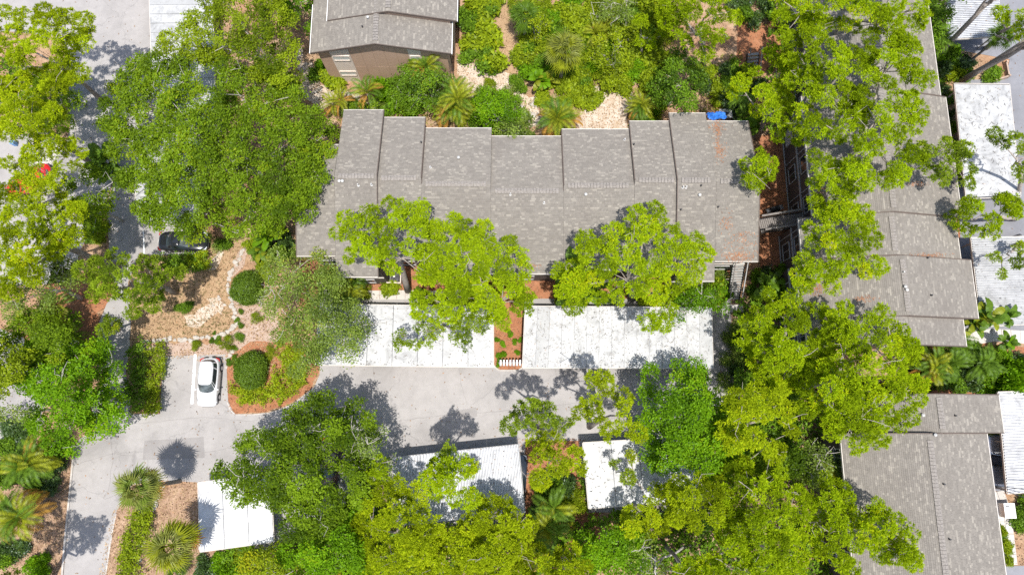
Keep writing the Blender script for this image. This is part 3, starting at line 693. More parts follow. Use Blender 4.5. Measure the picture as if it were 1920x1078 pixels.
# ------------------------------------------------------------------ cars
def sell(a, b, cy, z, n=4.2, k=56, zf=None):
    out = []
    for i in range(k):
        t = 2*math.pi*(i+.5)/k; c, s_ = math.cos(t), math.sin(t)
        x = a*math.copysign(abs(c)**(2/n), c); y = cy + b*math.copysign(abs(s_)**(2/n), s_)
        out.append((x, y, zf(y, z) if zf else z))
    return out
def loft(rings, cap_top=True, cap_bot=False):
    mb = MB(); k = len(rings[0])
    for r_ in rings: mb.v += r_
    for i in range(len(rings)-1):
        for q in range(k): mb.f.append((i*k+q, i*k+(q+1) % k, (i+1)*k+(q+1) % k, (i+1)*k+q))
    if cap_top: mb.f.append(tuple(range((len(rings)-1)*k, len(rings)*k)))
    if cap_bot: mb.f.append(tuple(range(k))[::-1])
    return mb
def car(p, heading, paintm, label, L=4.35, W=1.8, H=1.58, wagon=True):
    """front points along +y before turning: stacked rounded outlines for body and cabin, panes lofted on the cabin"""
    root = empty('parked_car', (p.x, p.y, ROADZ), label, 'car', 'cars parked by the buildings', heading)
    hb = .97 if wagon else .92; w2, l2 = W/2, L/2
    def zf(y, z):
        t = max(0, min(1, (y - L*.16)/(L*.34))); u = max(0, min(1, (-y - L*.36)/(L*.14)))
        return .22 + (z-.22)*(1 - .30*t*t - .06*t - (.0 if wagon else .05)*u)
    body = [sell(w2*.93, l2*.95, 0, .20, 5, zf=zf), sell(w2*.985, l2*.985, 0, .34, 5, zf=zf), sell(w2, l2, 0, .55, 4.8, zf=zf), sell(w2*.985, l2*.985, 0, .76, 4.6, zf=zf),
            sell(w2*.95, l2*.955, 0, hb-.05, 4.4, zf=zf), sell(w2*.89, l2*.91, 0, hb, 4.2, zf=zf), sell(w2*.6, l2*.8, 0, hb+.025, 4, zf=zf), sell(w2*.3, l2*.6, 0, hb+.035, 4, zf=zf)]
    loft(body, True, True).obj('body', paintm, root, smooth=True, recalc=True)
    yb0, yb1 = (-l2+.16, L*.235) if wagon else (-l2+.75, L*.20)
    yt0, yt1 = (-l2+.42, L*.055) if wagon else (-l2+1.45, -L*.01)
    def cab(t, grow=0.):
        a = w2*.90 + (w2*.70 - w2*.90)*t; y0 = yb0 + (yt0-yb0)*t; y1 = yb1 + (yt1-yb1)*t; z = hb - .06 + (H - .05 - hb + .06)*t
        return sell(a + grow, (y1-y0)/2 + grow, (y0+y1)/2, z, 3.6 + .8*t, 72)
    top = cab(1); cy = (yt0+yt1)/2; b_ = (yt1-yt0)/2
    loft([cab(0), cab(.5), cab(.9), top, sell(w2*.62, b_*.93, cy, H-.015, 4, 72), sell(w2*.35, b_*.7, cy, H, 3.5, 72)]).obj('cabin', paintm, root, smooth=True, recalc=True)
    def pane(name, i0, i1, t0, t1, mat='glass'):
        A, B_ = cab(t0, .012), cab(t1, .012); mb = MB()
        for i in range(i0, i1): mb.poly([A[i % 72], A[(i+1) % 72], B_[(i+1) % 72], B_[i % 72]])
        return mb.obj(name, M[mat], root)
    pane('windscreen', 9, 27, .10, .93, 'screen'); pane('rear_window', 46, 62, .30 if wagon else .12, .9)
    pane('cowl', 8, 28, .0, .085, 'black')
    for s0, s1 in ((65, 70), (71, 77), (78, 80)) if wagon else ((66, 71), (72, 79)):
        pane('side_window', s0, s1, .20, .90); pane('side_window', 108 - s1, 108 - s0, .20, .90)
    for sx in (-1, 1):
        MB().box((sx*(w2+.07), L*.155, hb+.02), (.2, .13, .13)).obj('mirror', paintm, root, bevel=.035)
        MB().tube([(sx*w2*.60, yt0+.2, H-.03), (sx*w2*.60, yt0+.3, H+.02), (sx*w2*.60, yt1-.3, H+.02), (sx*w2*.60, yt1-.15, H-.03)], .018, 6).obj('roof_rail', M['trim_grey'] if wagon else paintm, root)
        MB().tube([(sx*w2*.55, l2-.13, .60), (sx*w2*.80, l2-.20, .63), (sx*w2*.93, l2-.48, .68)], [.05,.075,.03], 8).obj('headlight', M['lamp_clear'], root)
        MB().tube([(sx*w2*.60, -l2+.06, .80), (sx*w2*.88, -l2+.14, .82), (sx*w2*.96, -l2+.36, .84)], [.04,.06,.03], 8).obj('tail_light', M['lamp_red'], root)
        for y in (L*.30, -L*.29):
            w0 = Vector((sx*(w2-.20), y, .31)); w1 = Vector((sx*(w2+.004), y, .31))
            wheel = MB().tube([w0, w0.lerp(w1, .1), w0.lerp(w1, .9), w1], [.28, .32, .32, .29], 20).obj('wheel', M['tyre'], root)
            MB().tube([w1 - Vector((sx*.01, 0, 0)), w1 + Vector((sx*.012, 0, 0))], [.2, .19], 14).obj('rim', M['alloy'], wheel)
            MB().tube([(sx*(w2-.01), y+math.cos(math.pi*k/10)*.37, .31+math.sin(math.pi*k/10)*.37) for k in range(11)], .04, 6).obj('wheel_arch', M['black'], root)
        MB().bar((sx*(w2-.01), -L*.19, .27), (sx*(w2-.01), L*.20, .27), .05, .12).obj('sill', M['black'], root)
        for y in (L*.10, -L*.10): MB().box((sx*(w2-.02), y-.3, .72), (.035, .16, .035)).obj('door_handle', M['trim_grey'], root)
    MB().box((0, l2-.05, .44), (W*.5, .1, .16)).obj('grille', M['black'], root, bevel=.03)
    MB().box((0, -l2+.02, .40), (W*.7, .12, .2)).obj('rear_bumper', M['dark_metal'], root, bevel=.05)
    MB().box((0, -l2-.01, .66), (.32, .03, .15)).obj('number_plate', M['pvc'], root)
    return root
M['screen'] = simple('screen', (.10,.115,.115), .06, var=.5, scale=2.2)
car(at(390.5, 716, .8), R(180), M['car_white'], 'white hatchback parked alone in the open bay beside the white line', L=4.35, W=1.82, H=1.6)
car(at(343, 452, .8), R(-90), M['car_black'], 'black car nosed in under the big oak above the straw covered clearing', L=4.6, W=1.85, H=1.48, wagon=False)
car(at(54, 338, .8), R(-52), M['car_red'], 'red car under the pines at the left edge of the photo', L=4.4, W=1.8, H=1.5, wagon=False)
car(at(617, 872, .8), R(174), M['car_maroon'], 'dark maroon car in the shade of the broad oak by the ribbed carport', L=4.7, W=1.85, H=1.55)
car(at(967, 902, .8), R(-4), M['car_blue'], 'dark blue car whose side shows past the ribbed carport next to the red mulch', L=4.7, W=1.85, H=1.45, wagon=False)
car(at(1899, 838, .8), R(84), M['car_silver'], 'pale silver car poking out from the bottom right carport, upper of two', L=4.5, W=1.8, H=1.5, wagon=False)
car(at(1904, 895, .8), R(86), M['car_grey'], 'mid grey car poking out from the bottom right carport, lower of two', L=4.5, W=1.85, H=1.55)

# ------------------------------------------------------------------ mailboxes, stairs, walkway, small things
p0 = at(957, 680, 1.1)
stn = empty('mailbox_stand', (p0.x, p0.y, 0), 'wooden rail on two posts carrying the row of mailboxes on red mulch', 'mailbox stand')
MB().box((0, 0, .98), (2.1, .16, .07)).obj('rail', M['wood_grey'], stn)
for x in (-.85, .85): MB().box((x, 0, .475), (.11, .11, .94)).obj('post', M['wood_grey'], stn)
places = ['westernmost of the row', 'second from the west end', 'third from the west end', 'fourth, in the middle of the row', 'third from the east end', 'second from the east end', 'easternmost of the row']
proto = None
for i in range(7):
    loc = (p0.x - .87 + .29*i, p0.y, 1.02)
    if proto is None:
        proto = empty('mailbox', loc, cat='mailbox', group='white mailboxes on the rail between the carports')
        V = MB()
        prof = [(-.085, 0), (.085, 0), (.085, .13), (.06, .185), (0, .205), (-.06, .185), (-.085, .13)]
        A = [(x, -.27, z) for x, z in prof]; B = [(x, .25, z) for x, z in prof]
        V.poly(A); V.poly(B[::-1])
        for k in range(7): V.poly([A[k], A[(k+1) % 7], B[(k+1) % 7], B[k]])
        V.obj('box', M['pvc'], proto, recalc=True)
        MB().box((0, -.285, .09), (.15, .02, .17)).obj('door', M['black'], proto)
        MB().box((.098, .05, .16), (.014, .03, .2)).box((.098, .1, .25), (.014, .12, .06)).obj('flag', M['lamp_red'], proto)
        o = proto
    else: o = copy_tree(proto); o.location = loc
    o['label'] = 'white mailbox with dark door, ' + places[i]

def stairs(top, bot, w, label, nstep, mat='tread', rail_h=1.0):
    root = empty('staircase', (bot.x, bot.y, 0), label, 'stairs'); o = Vector((bot.x, bot.y, 0))
    d = Vector((top.x-bot.x, top.y-bot.y, 0)); run = d.length; d.normalize(); s = Vector((d.y, -d.x, 0)); rz = math.atan2(d.y, d.x) - math.pi/2
    t0 = None
    for i in range(nstep):
        q = bot + d*(run*(i+.5)/nstep) - o; q.z = top.z*(i+1)/nstep
        if t0 is None:
            t0 = MB().box((0, 0, 0), (w, run/nstep*.97, .06)).obj('tread', M[mat], root, bevel=.012); t0.location = q; t0.rotation_euler = (0, 0, rz)
        else: kid(t0, root, q, (0, 0, rz))
    for sg in (-1, 1):
        a = s*sg*(w/2+.05); A = bot - o + a; B = top - o + a; A.z = 0
        MB().bar(A + Vector((0,0,.06)), B - Vector((0,0,.06)), .07, .26).obj('stringer', M['black'], root)
        mb = MB().bar(A + Vector((0,0,rail_h)), B + Vector((0,0,rail_h)), .08, .06)
        k = max(3, int(run/.55))
        for j in range(k+1):
            q = A.lerp(B, j/k); mb.bar(q, q + Vector((0,0,rail_h)), .035, .035)
        mb.obj('handrail', M['trim_grey'] if sg > 0 else M['wood_grey'], root)
    return root
stairs(at(1386, 486, 3.0), at(1374, 562, 0), 1.0, 'grey outdoor staircase climbing to the long row past a rocky bed', 16)
MB_ = MB(); q = at(1378, 578, .08)
tag(MB().box((q.x, q.y, .07), (1.5, .7, .12)).obj('landing_slab', M['concrete'], bevel=.02), 'pale concrete slab at the foot of the outdoor staircase', 'slab')
stairs(at(1412, 100, 1.6), at(1408, 146, 0), 1.05, 'shaded grey steps among pine trunks near the top edge', 7)
stairs(at(1210, 1040, 1.4), at(1212, 1092, 0), 1.1, 'dark wooden steps at the bottom edge beside bare branches', 9, 'wood_grey')
# walkway between the two rows
pa, pb = at(1424, 424, 3.0), at(1516, 409, 3.0)
wk = empty('footbridge', ((pa.x+pb.x)/2, (pa.y+pb.y)/2, 0), 'dark timber footbridge with railings joining the two rows over red mulch', 'footbridge')
o = wk.location; d = (pb-pa).normalized(); s = Vector((-d.y, d.x, 0)); Lk = (pb-pa).length
k = int(Lk/.17); rz = math.atan2(d.y, d.x); pl0 = None
for i in range(k):
    q = pa + d*((i+.5)*Lk/k) - o
    if pl0 is None:
        pl0 = MB().box((0,0,0), (.145, 1.15, .05)).obj('plank', M['wood_grey'], wk, bevel=.01); pl0.location = q; pl0.rotation_euler = (0,0,rz)
    else: kid(pl0, wk, q, (0,0,rz))
for sg in (-1, 1):
    a = pa + s*sg*.64 - o; b = pb + s*sg*.64 - o; up = Vector((0,0,1.05))
    MB().bar(a + up, b + up, .16, .05).obj('handrail', M['wood_grey'], wk)
    MB().bar(a - Vector((0,0,.14)), b - Vector((0,0,.14)), .09, .22).obj('joist', M['black'], wk)
    nb = int(Lk/.16); ba = None
    for i in range(nb+1):
        q = a.lerp(b, i/nb)
        if ba is None: ba = MB().box((0,0,.5), (.035,.035,1.0)).obj('baluster', M['fascia_dark'], wk); ba.location = q
        else: kid(ba, wk, q)
for t in (.12, .8):
    q = pa.lerp(pb, t) - o
    for sg in (-1, 1): MB().box((q.x + s.x*sg*.55, q.y + s.y*sg*.55, 1.4), (.14,.14,2.85)).obj('post', M['black'], wk)
# grill
q = at(1453, 392, .9); gr = empty('barbecue_grill', (q.x, q.y, 0), 'black barbecue grill standing on red mulch near the footbridge', 'grill')
gr.rotation_euler = (0,0,.3)
MB().box((0,0,.78), (.8,.52,.2)).obj('firebox', M['black'], gr, bevel=.04)
MB().tube([(-.4,0,.9), (.4,0,.9)], .27, 14).obj('lid', M['black'], gr); MB().box((0,-.3,.95), (.5,.04,.04)).obj('handle', M['alloy'], gr)
for sx in (-1,1): MB().box((sx*.62,0,.84), (.4,.44,.04)).obj('side_shelf', M['alloy'] if sx > 0 else M['dark_metal'], gr)
for sx in (-1,1):
    for sy in (-1,1): MB().box((sx*.36, sy*.22, .35), (.05,.05,.7)).obj('leg', M['dark_metal'], gr)
# air conditioning unit in a pale frame
q = at(739, 518, .85); ac = empty('air_conditioner', (q.x, q.y, 0), 'boxed air conditioning unit with a dark fan behind the left carport', 'air conditioner')
MB().box((0,0,.05), (1.25,1.25,.1)).obj('pad', M['concrete'], ac); MB().box((0,0,.48), (.86,.86,.76)).obj('case', M['dark_metal'], ac, bevel=.03)
MB().cyl((0,0,.86), .36, .03, 24).obj('grille', M['black'], ac); MB().cyl((0,0,.89), .1, .05, 14).obj('hub', M['pvc'], ac)
for k in range(5):
    a = 2*math.pi*k/5; MB().bar((math.cos(a)*.08, math.sin(a)*.08, .9), (math.cos(a+.5)*.34, math.sin(a+.5)*.34, .9), .12, .012).obj('blade', M['dark_metal'], ac)
for sx, sy, w, d_ in ((0,-.62,1.3,.08),(0,.62,1.3,.08),(-.62,0,.08,1.16),(.62,0,.08,1.16)): MB().box((sx,sy,.55), (w,d_,.9)).obj('screen_board', M['cream'], ac)
# blue tarp bunched over the eave
q = at(1343, 221, 5.9); bm = bmesh.new(); bmesh.ops.create_grid(bm, x_segments=16, y_segments=10, size=1)
for v in bm.verts:
    x, y = v.co.x, v.co.y; r = max(abs(x), abs(y))
    v.co.x = x*.72 + .05*math.sin(y*7); v.co.y = y*.34 + .06*math.sin(x*6); v.co.z = .32*(1-r*r) + .07*math.sin(x*9+y*3) + .05*math.sin(y*13-x*4) - (.5*(y-.4) if y > .4 else 0)
bmesh.ops.solidify(bm, geom=bm.faces[:], thickness=.012)
me = bpy.data.meshes.new('tarp'); bm.to_mesh(me); bm.free()
tp = link('tarp', me, M['tarp']); tp.location = (q.x, q.y + .15, 6.05); tp.scale = (1.1, 1.1, 1.2); tp.rotation_euler = (0, 0, .12); tag(tp, 'crumpled bright blue tarp bunched against the back eave of the long row', 'tarp')
# patio umbrella (closed dark canopy seen from above) and green pot
q = at(1525, 877, 2.2); um = empty('patio_umbrella', (q.x, q.y, 0), 'round black patio umbrella half hidden by bare branches and big leaves', 'umbrella')
mb = MB(); rr = 1.02; n = 8
ring = [(rr*math.cos(2*math.pi*k/n), rr*math.sin(2*math.pi*k/n), 1.95) for k in range(n)]; mid = [(x*.5, y*.5, 2.2) for x, y, z in ring]
for k in range(n):
    mb.poly([ring[k], ring[(k+1) % n], mid[(k+1) % n], mid[k]]); mb.poly([mid[k], mid[(k+1) % n], (0,0,2.34)])
    mb.poly([ring[k], (ring[k][0], ring[k][1], 1.82), (ring[(k+1) % n][0], ring[(k+1) % n][1], 1.82), ring[(k+1) % n]])
mb.obj('canopy', M['black'], um); MB().cyl((0,0,.05), .03, 2.25, 8).obj('pole', M['dark_metal'], um)
MB().cyl((0,0,2.3), .09, .13, 10, .05).obj('finial', M['trim_grey'], um); MB().cyl((0,0,0), .32, .08, 16).obj('base', M['black'], um)
for k in range(n):
    a = 2*math.pi*k/n; MB().bar((0,0,2.31), (math.cos(a)*rr, math.sin(a)*rr, 1.94), .02, .02).obj('rib', M['dark_metal'], um)
def pot(px, py, label, mat, r=.3, h=.42):
    q = at(px, py, h); mb = MB().cyl((0,0,0), r*.7, h, 16, r)
    t = empty('plant_pot', (q.x, q.y, 0.02), label, 'pot'); mb.obj('pot', M[mat], t); MB().tube([(r*math.cos(a)*1.03, r*math.sin(a)*1.03, h) for a in [i*math.pi/8 for i in range(17)]], .035, 6).obj('rim', M[mat], t)
    MB().cyl((0,0,h-.05), r*.93, .02, 16).obj('soil', M['brown_litter'], t)
pot(1491, 858, 'emerald green garden pot beside the black umbrella', 'green_plastic', .32, .5)
pot(1423, 515, 'rusty orange pot among leaves near the foot of the staircase', 'terracotta', .42, .5)
# blue bin
q = at(19, 265, .9); bn = empty('recycling_bin', (q.x, q.y, .02), 'small blue recycling bin under bare branches at the left edge', 'bin')
mb = MB(); mb.prism([(-.22,-.22),(.22,-.22),(.22,.22),(-.22,.22)], .08, .8); mb.obj('bin_body', M['bin_blue'], bn)
bn.scale = (.75,.75,.8)
MB().box((0,.01,.84), (.52,.54,.07)).obj('lid', M['bin_blue'], bn, bevel=.02)
for s_ in (-1,1): MB().tube([(s_*.24,.2,.1),(s_*.19,.2,.1)], .1, 12).obj('wheel', M['tyre'], bn)
# utility cabinet by the paved path
q = at(1894, 957, .9); cb = empty('utility_cabinet', (q.x, q.y, 0), 'white utility cabinet beside the paved path near the bottom corner', 'cabinet')
MB().box((0,0,.42), (.85,1.15,.84)).obj('case', M['pvc'], cb, bevel=.03); MB().box((0,0,.87), (.95,1.25,.06)).obj('lid', M['pvc'], cb, bevel=.015); MB().box((0,-.585,.45), (.7,.02,.7)).obj('door', M['pvc'], cb); MB().box((.25,-.605,.5), (.04,.03,.14)).obj('handle', M['black'], cb); MB().box((-.2,.35,.905), (.3,.08,.02)).obj('vent_slot', M['black'], cb)
# planter of tan boards by the right road
q = at(1882, 137, .5); pn = empty('garden_planter', (q.x, q.y, 0), 'raised tan timber planter corner beside the right hand road', 'planter')
pa, pb, pc = at(1888,116,.5) - q, at(1893,142,.5) - q, at(1868,150,.5) - q
for a, b in ((pa, pb), (pb, pc)):
    for z in (.13, .38): MB().bar(a + Vector((0,0,z)), b + Vector((0,0,z)), .14, .23).obj('board', M['wood_tan'], pn)
for a in (pa, pb, pc): MB().box((a.x, a.y, .3), (.17,.17,.62)).obj('post', M['wood_tan'], pn)
# small shaded shed box behind the long row
q = at(1362, 212, 1.2); sh = empty('pump_box', (q.x, q.y, 0), 'weathered grey timber box in shade behind the blue tarp', 'box')
MB().box((0,0,.5), (1.1,.75,1.0)).obj('case', M['wood_grey'], sh); MB().box((0,0,1.04), (1.25,.9,.07)).obj('lid', M['trim_grey'], sh); MB().box((.1,0,1.09), (.3,.3,.05)).obj('hatch', M['black'], sh)
# overhead wires
for (a, b, lab) in (((1862,912,5.5),(1990,952,5.2),'thin dark overhead wire crossing the bottom right carport, lower one'), ((1862,910,5.7),(1990,925,5.6),'thin dark overhead wire crossing the bottom right carport, upper one')):
    A, B = at(*a), at(*b); pts = [A.lerp(B, t) - Vector((0,0,.5*math.sin(math.pi*t))) for t in np.linspace(0,1,9)]
    tag(MB().tube(pts, .03, 6).obj('overhead_wire', M['black']), lab, 'wire', 'wires over the corner carport')
# paved paths: slabs
def paved(pts, w, label_kind='path', mat='concrete', n=None, lay=1):
    base = None; P = [at(x, y, 0) for x, y in pts]
    root = tag(bpy.data.objects.new('path', None), kind='structure'); COL.objects.link(root)
    for a, b in zip(P, P[1:]):
        d = b-a; k = max(1, round(d.length/.82)); rz = math.atan2(d.y, d.x); s = Vector((-d.y, d.x, 0)).normalized()
        for i in range(k):
            for j in range(lay):
                q = a + d*((i+.5)/k) + s*w*((j+.5)/lay - .5); q.z = .03 + rnd.uniform(0,.012)
                o = MB().box((0,0,0), (d.length/k - .025, w/lay - .025, .07)).obj('paver', M[mat], root, bevel=.01)
                o.location = q; o.rotation_euler = (rnd.gauss(0,.004), rnd.gauss(0,.004), rz)
paved([(1868,921),(1880,955),(1886,1000),(1893,1058)], 1.3, lay=2)
paved([(1808,638),(1860,628),(1930,633)], 1.2)
paved([(88,300),(60,330),(20,372)], 1.4); paved([(120,265),(88,300)], 1.3)
paved([(600,555),(760,553),(930,556)], .9)
# rocks edging the clearing
rk = []
for k in range(4):
    bm = bmesh.new(); bmesh.ops.create_icosphere(bm, subdivisions=2, radius=.5)
    for v in bm.verts: v.co *= 1 + .28*math.sin(v.co.x*7+k*2)*math.cos(v.co.y*6+k) + rnd.uniform(-.07,.07)
    for v in bm.verts: v.co.z *= .62
    me = bpy.data.meshes.new('rock'); bm.to_mesh(me); bm.free(); me.materials.append(M['rock']); rk.append(me)
def rocks(px, spacing, smin, smax, lab, grp, jit=.1, where=None):
    P = [at(x, y, 0) for x, y in px]; lab0 = lab
    for si, (a, b) in enumerate(zip(P, P[1:])):
        if where: lab = lab0 + ', ' + where[si]
        k = max(1, round((b-a).length/spacing))
        for i in range(k):
            q = a.lerp(b, (i+.5)/k); s_ = rnd.uniform(smin, smax)
            o = bpy.data.objects.new('rock', rnd.choice(rk)); COL.objects.link(o); o.location = (q.x + rnd.gauss(0,jit), q.y + rnd.gauss(0,jit), s_*.14)
            o.scale = (s_*rnd.uniform(.85,1.5), s_, s_*rnd.uniform(.6,.9)); o.rotation_euler = (0,0,rnd.uniform(0,6.3)); tag(o, lab, 'rock', grp)
rocks([(270,640),(300,638),(345,636),(385,634),(418,628),(440,616),(447,606),(440,588),(432,560),(427,543),(428,520),(440,500),(452,482),(460,466)], .33, .3, .48, 'pale limestone rock edging the straw covered clearing', 'limestone rocks round the clearing', where=['west end by the lane', 'south side near the hedge', 'south side above the parked car', 'south side, middle', 'south side, east part', 'south east corner', 'outer corner', 'east side, lower', 'east side, middle', 'just below the round bush', 'beside the round bush', 'above the round bush', 'north end'])
rocks([(312,898),(296,935),(280,968),(268,1005),(262,1060)], .34, .22, .4, 'pale rock in the line between the hedge and the lower fan palm', 'rocks beside the low hedge')
rocks([(430,690),(428,668),(440,656)], .4, .25, .4, 'pale rock near the round bush by the white hatchback', 'rocks by the round bush', .15)
rocks([(398,572),(415,560),(425,585)], .5, .2, .4, 'loose pale rock on bare sand inside the clearing', 'loose rocks in the clearing', .3)
rocks([(1350,512),(1362,518),(1358,527)], .5, .5, .8, 'large pale boulder beside the outdoor staircase', 'boulders by the staircase', .1)
rocks([(590,165),(650,178),(700,192)], .7, .3, .7, 'whitish rock on the sandy strip below the tan gable', 'rocks below the gable', .3)
rocks([(945,190),(1000,205),(985,225)], .7, .35, .7, 'white rock on bare ground behind the long row', 'rocks behind the long row', .3)
# ------------------------------------------------------------------ foliage
def unit(v): return v / np.maximum(np.linalg.norm(v, axis=-1, keepdims=True), 1e-9)
def frames(ax, r):
    """orthonormal frames (M,3,3) with the third column along ax and a random spin"""
    ax = unit(ax); t = r.normal(size=ax.shape); u = unit(np.cross(ax, t)); w = np.cross(ax, u)
    return np.stack([u, w, ax], axis=2)
def place(tmpls, C, AX, SC, r, tint, jit=.18):
    """stamp leaf sprays (K, nv, 3) at C along AX; returns faces and their tints"""
    out = []; tt = []; pick = r.integers(0, len(tmpls), len(C))
    for i, T in enumerate(tmpls):
        m = pick == i
        if not m.any(): continue
        F = frames(AX[m], r)
        V = np.einsum('kvj,mij->mkvi', T, F) * SC[m][:, None, None, None] + C[m][:, None, None, :]
        out.append(V.reshape(-1, T.shape[1], 3)); K = T.shape[0]
        tt.append((tint[m][:, None] + r.normal(0, jit, (m.sum(), K))).reshape(-1))
    return np.concatenate(out), np.clip(np.concatenate(tt), 0, 1)
def t_needles(r, K=18, L=.285, w=.064):
    az = r.random(K)*2*np.pi; el = np.radians(r.uniform(-5, 72, K)); l = L*r.uniform(.75, 1.15, K)
    d = np.stack([np.cos(el)*np.cos(az), np.cos(el)*np.sin(az), np.sin(el)], 1)
    p = unit(np.cross(d, r.normal(size=(K, 3))))
    b = d*.03
    return np.stack([b + p*w*.4, d*l[:, None]*.6 + p*w*.55, d*l[:, None], d*l[:, None]*.55 - p*w*.55], 1)
def t_leaves(r, K=14, spread=.22, L=.15, w=.09, tilt=.8):
    c = r.normal(size=(K, 3))*np.array([spread, spread, spread*.6])*.7
    n = unit(np.stack([r.normal(0, tilt, K), r.normal(0, tilt, K), np.ones(K)], 1))
    u = unit(np.cross(n, r.normal(size=(K, 3)))); v = np.cross(n, u); l = (L*r.uniform(.7, 1.25, K))[:, None]; ww = (w*r.uniform(.8, 1.2, K))[:, None]
    return np.stack([c - u*l*.5, c + v*ww*.5 + n*.012, c + u*l*.55, c - v*ww*.5 + n*.012], 1)
_r = np.random.default_rng(3)
T_PINE = [t_needles(_r) for _ in range(5)]
T_OAK = [t_leaves(_r, 13, .22, .175, .11) for _ in range(5)]
T_OAKS = [t_leaves(_r, 12, .30, .17, .10, .9) for _ in range(5)]
T_SHRUB = [t_leaves(_r, 11, .2, .20, .11, .7) for _ in range(5)]
T_BIG = [t_leaves(_r, 8, .22, .30, .17, .55) for _ in range(5)]
T_FINE = [t_leaves(_r, 14, .15, .10, .06, .9) for _ in range(5)]
T_GRASS = [t_needles(_r, 14, .22, .03) for _ in range(3)]

def inside(poly, x, y):
    P = np.array(poly, float); x = np.asarray(x); y = np.asarray(y); c = np.zeros(x.shape, bool); j = len(P)-1
    for i in range(len(P)):
        xi, yi, xj, yj = *P[i], *P[j]
        if yi != yj: c ^= ((yi > y) != (yj > y)) & (x < (xj-xi)*(y-yi)/(yj-yi) + xi)
        j = i
    return c
def edge_dist(poly, x, y):
    P = np.array(poly, float); best = np.full(len(x), 1e9)
    for i in range(len(P)):
        a, b = P[i], P[(i+1) % len(P)]; ab = b-a; t = np.clip(((x-a[0])*ab[0] + (y-a[1])*ab[1])/max(ab@ab, 1e-9), 0, 1)
        best = np.minimum(best, np.hypot(x-(a[0]+t*ab[0]), y-(a[1]+t*ab[1])))
    return best
def grid_pts(poly, s, r, jit=.36, grow=0):
    P = np.array(poly, float); x0, y0 = P.min(0) - s; x1, y1 = P.max(0) + s
    ys = np.arange(y0, y1, s*.87); X = []; Y = []
    for i, y in enumerate(ys):
        xs = np.arange(x0 + (s/2 if i % 2 else 0), x1, s); X.append(xs); Y.append(np.full(len(xs), y))
    X = np.concatenate(X); Y = np.concatenate(Y); X = X + r.normal(0, jit*s*.6, X.shape); Y = Y + r.normal(0, jit*s*.6, Y.shape)
    m = inside(poly, X, Y)
    if grow: m |= edge_dist(poly, X, Y) < grow
    return X[m], Y[m]
def at_np(px, py, z):
    a = (px-960.)/FPX; b = -(py-539.)/FPX; dy = b*ct + st; dz = b*st - ct; t = (z-CAM_H)/dz
    return np.stack([a*t, dy*t, z], -1)

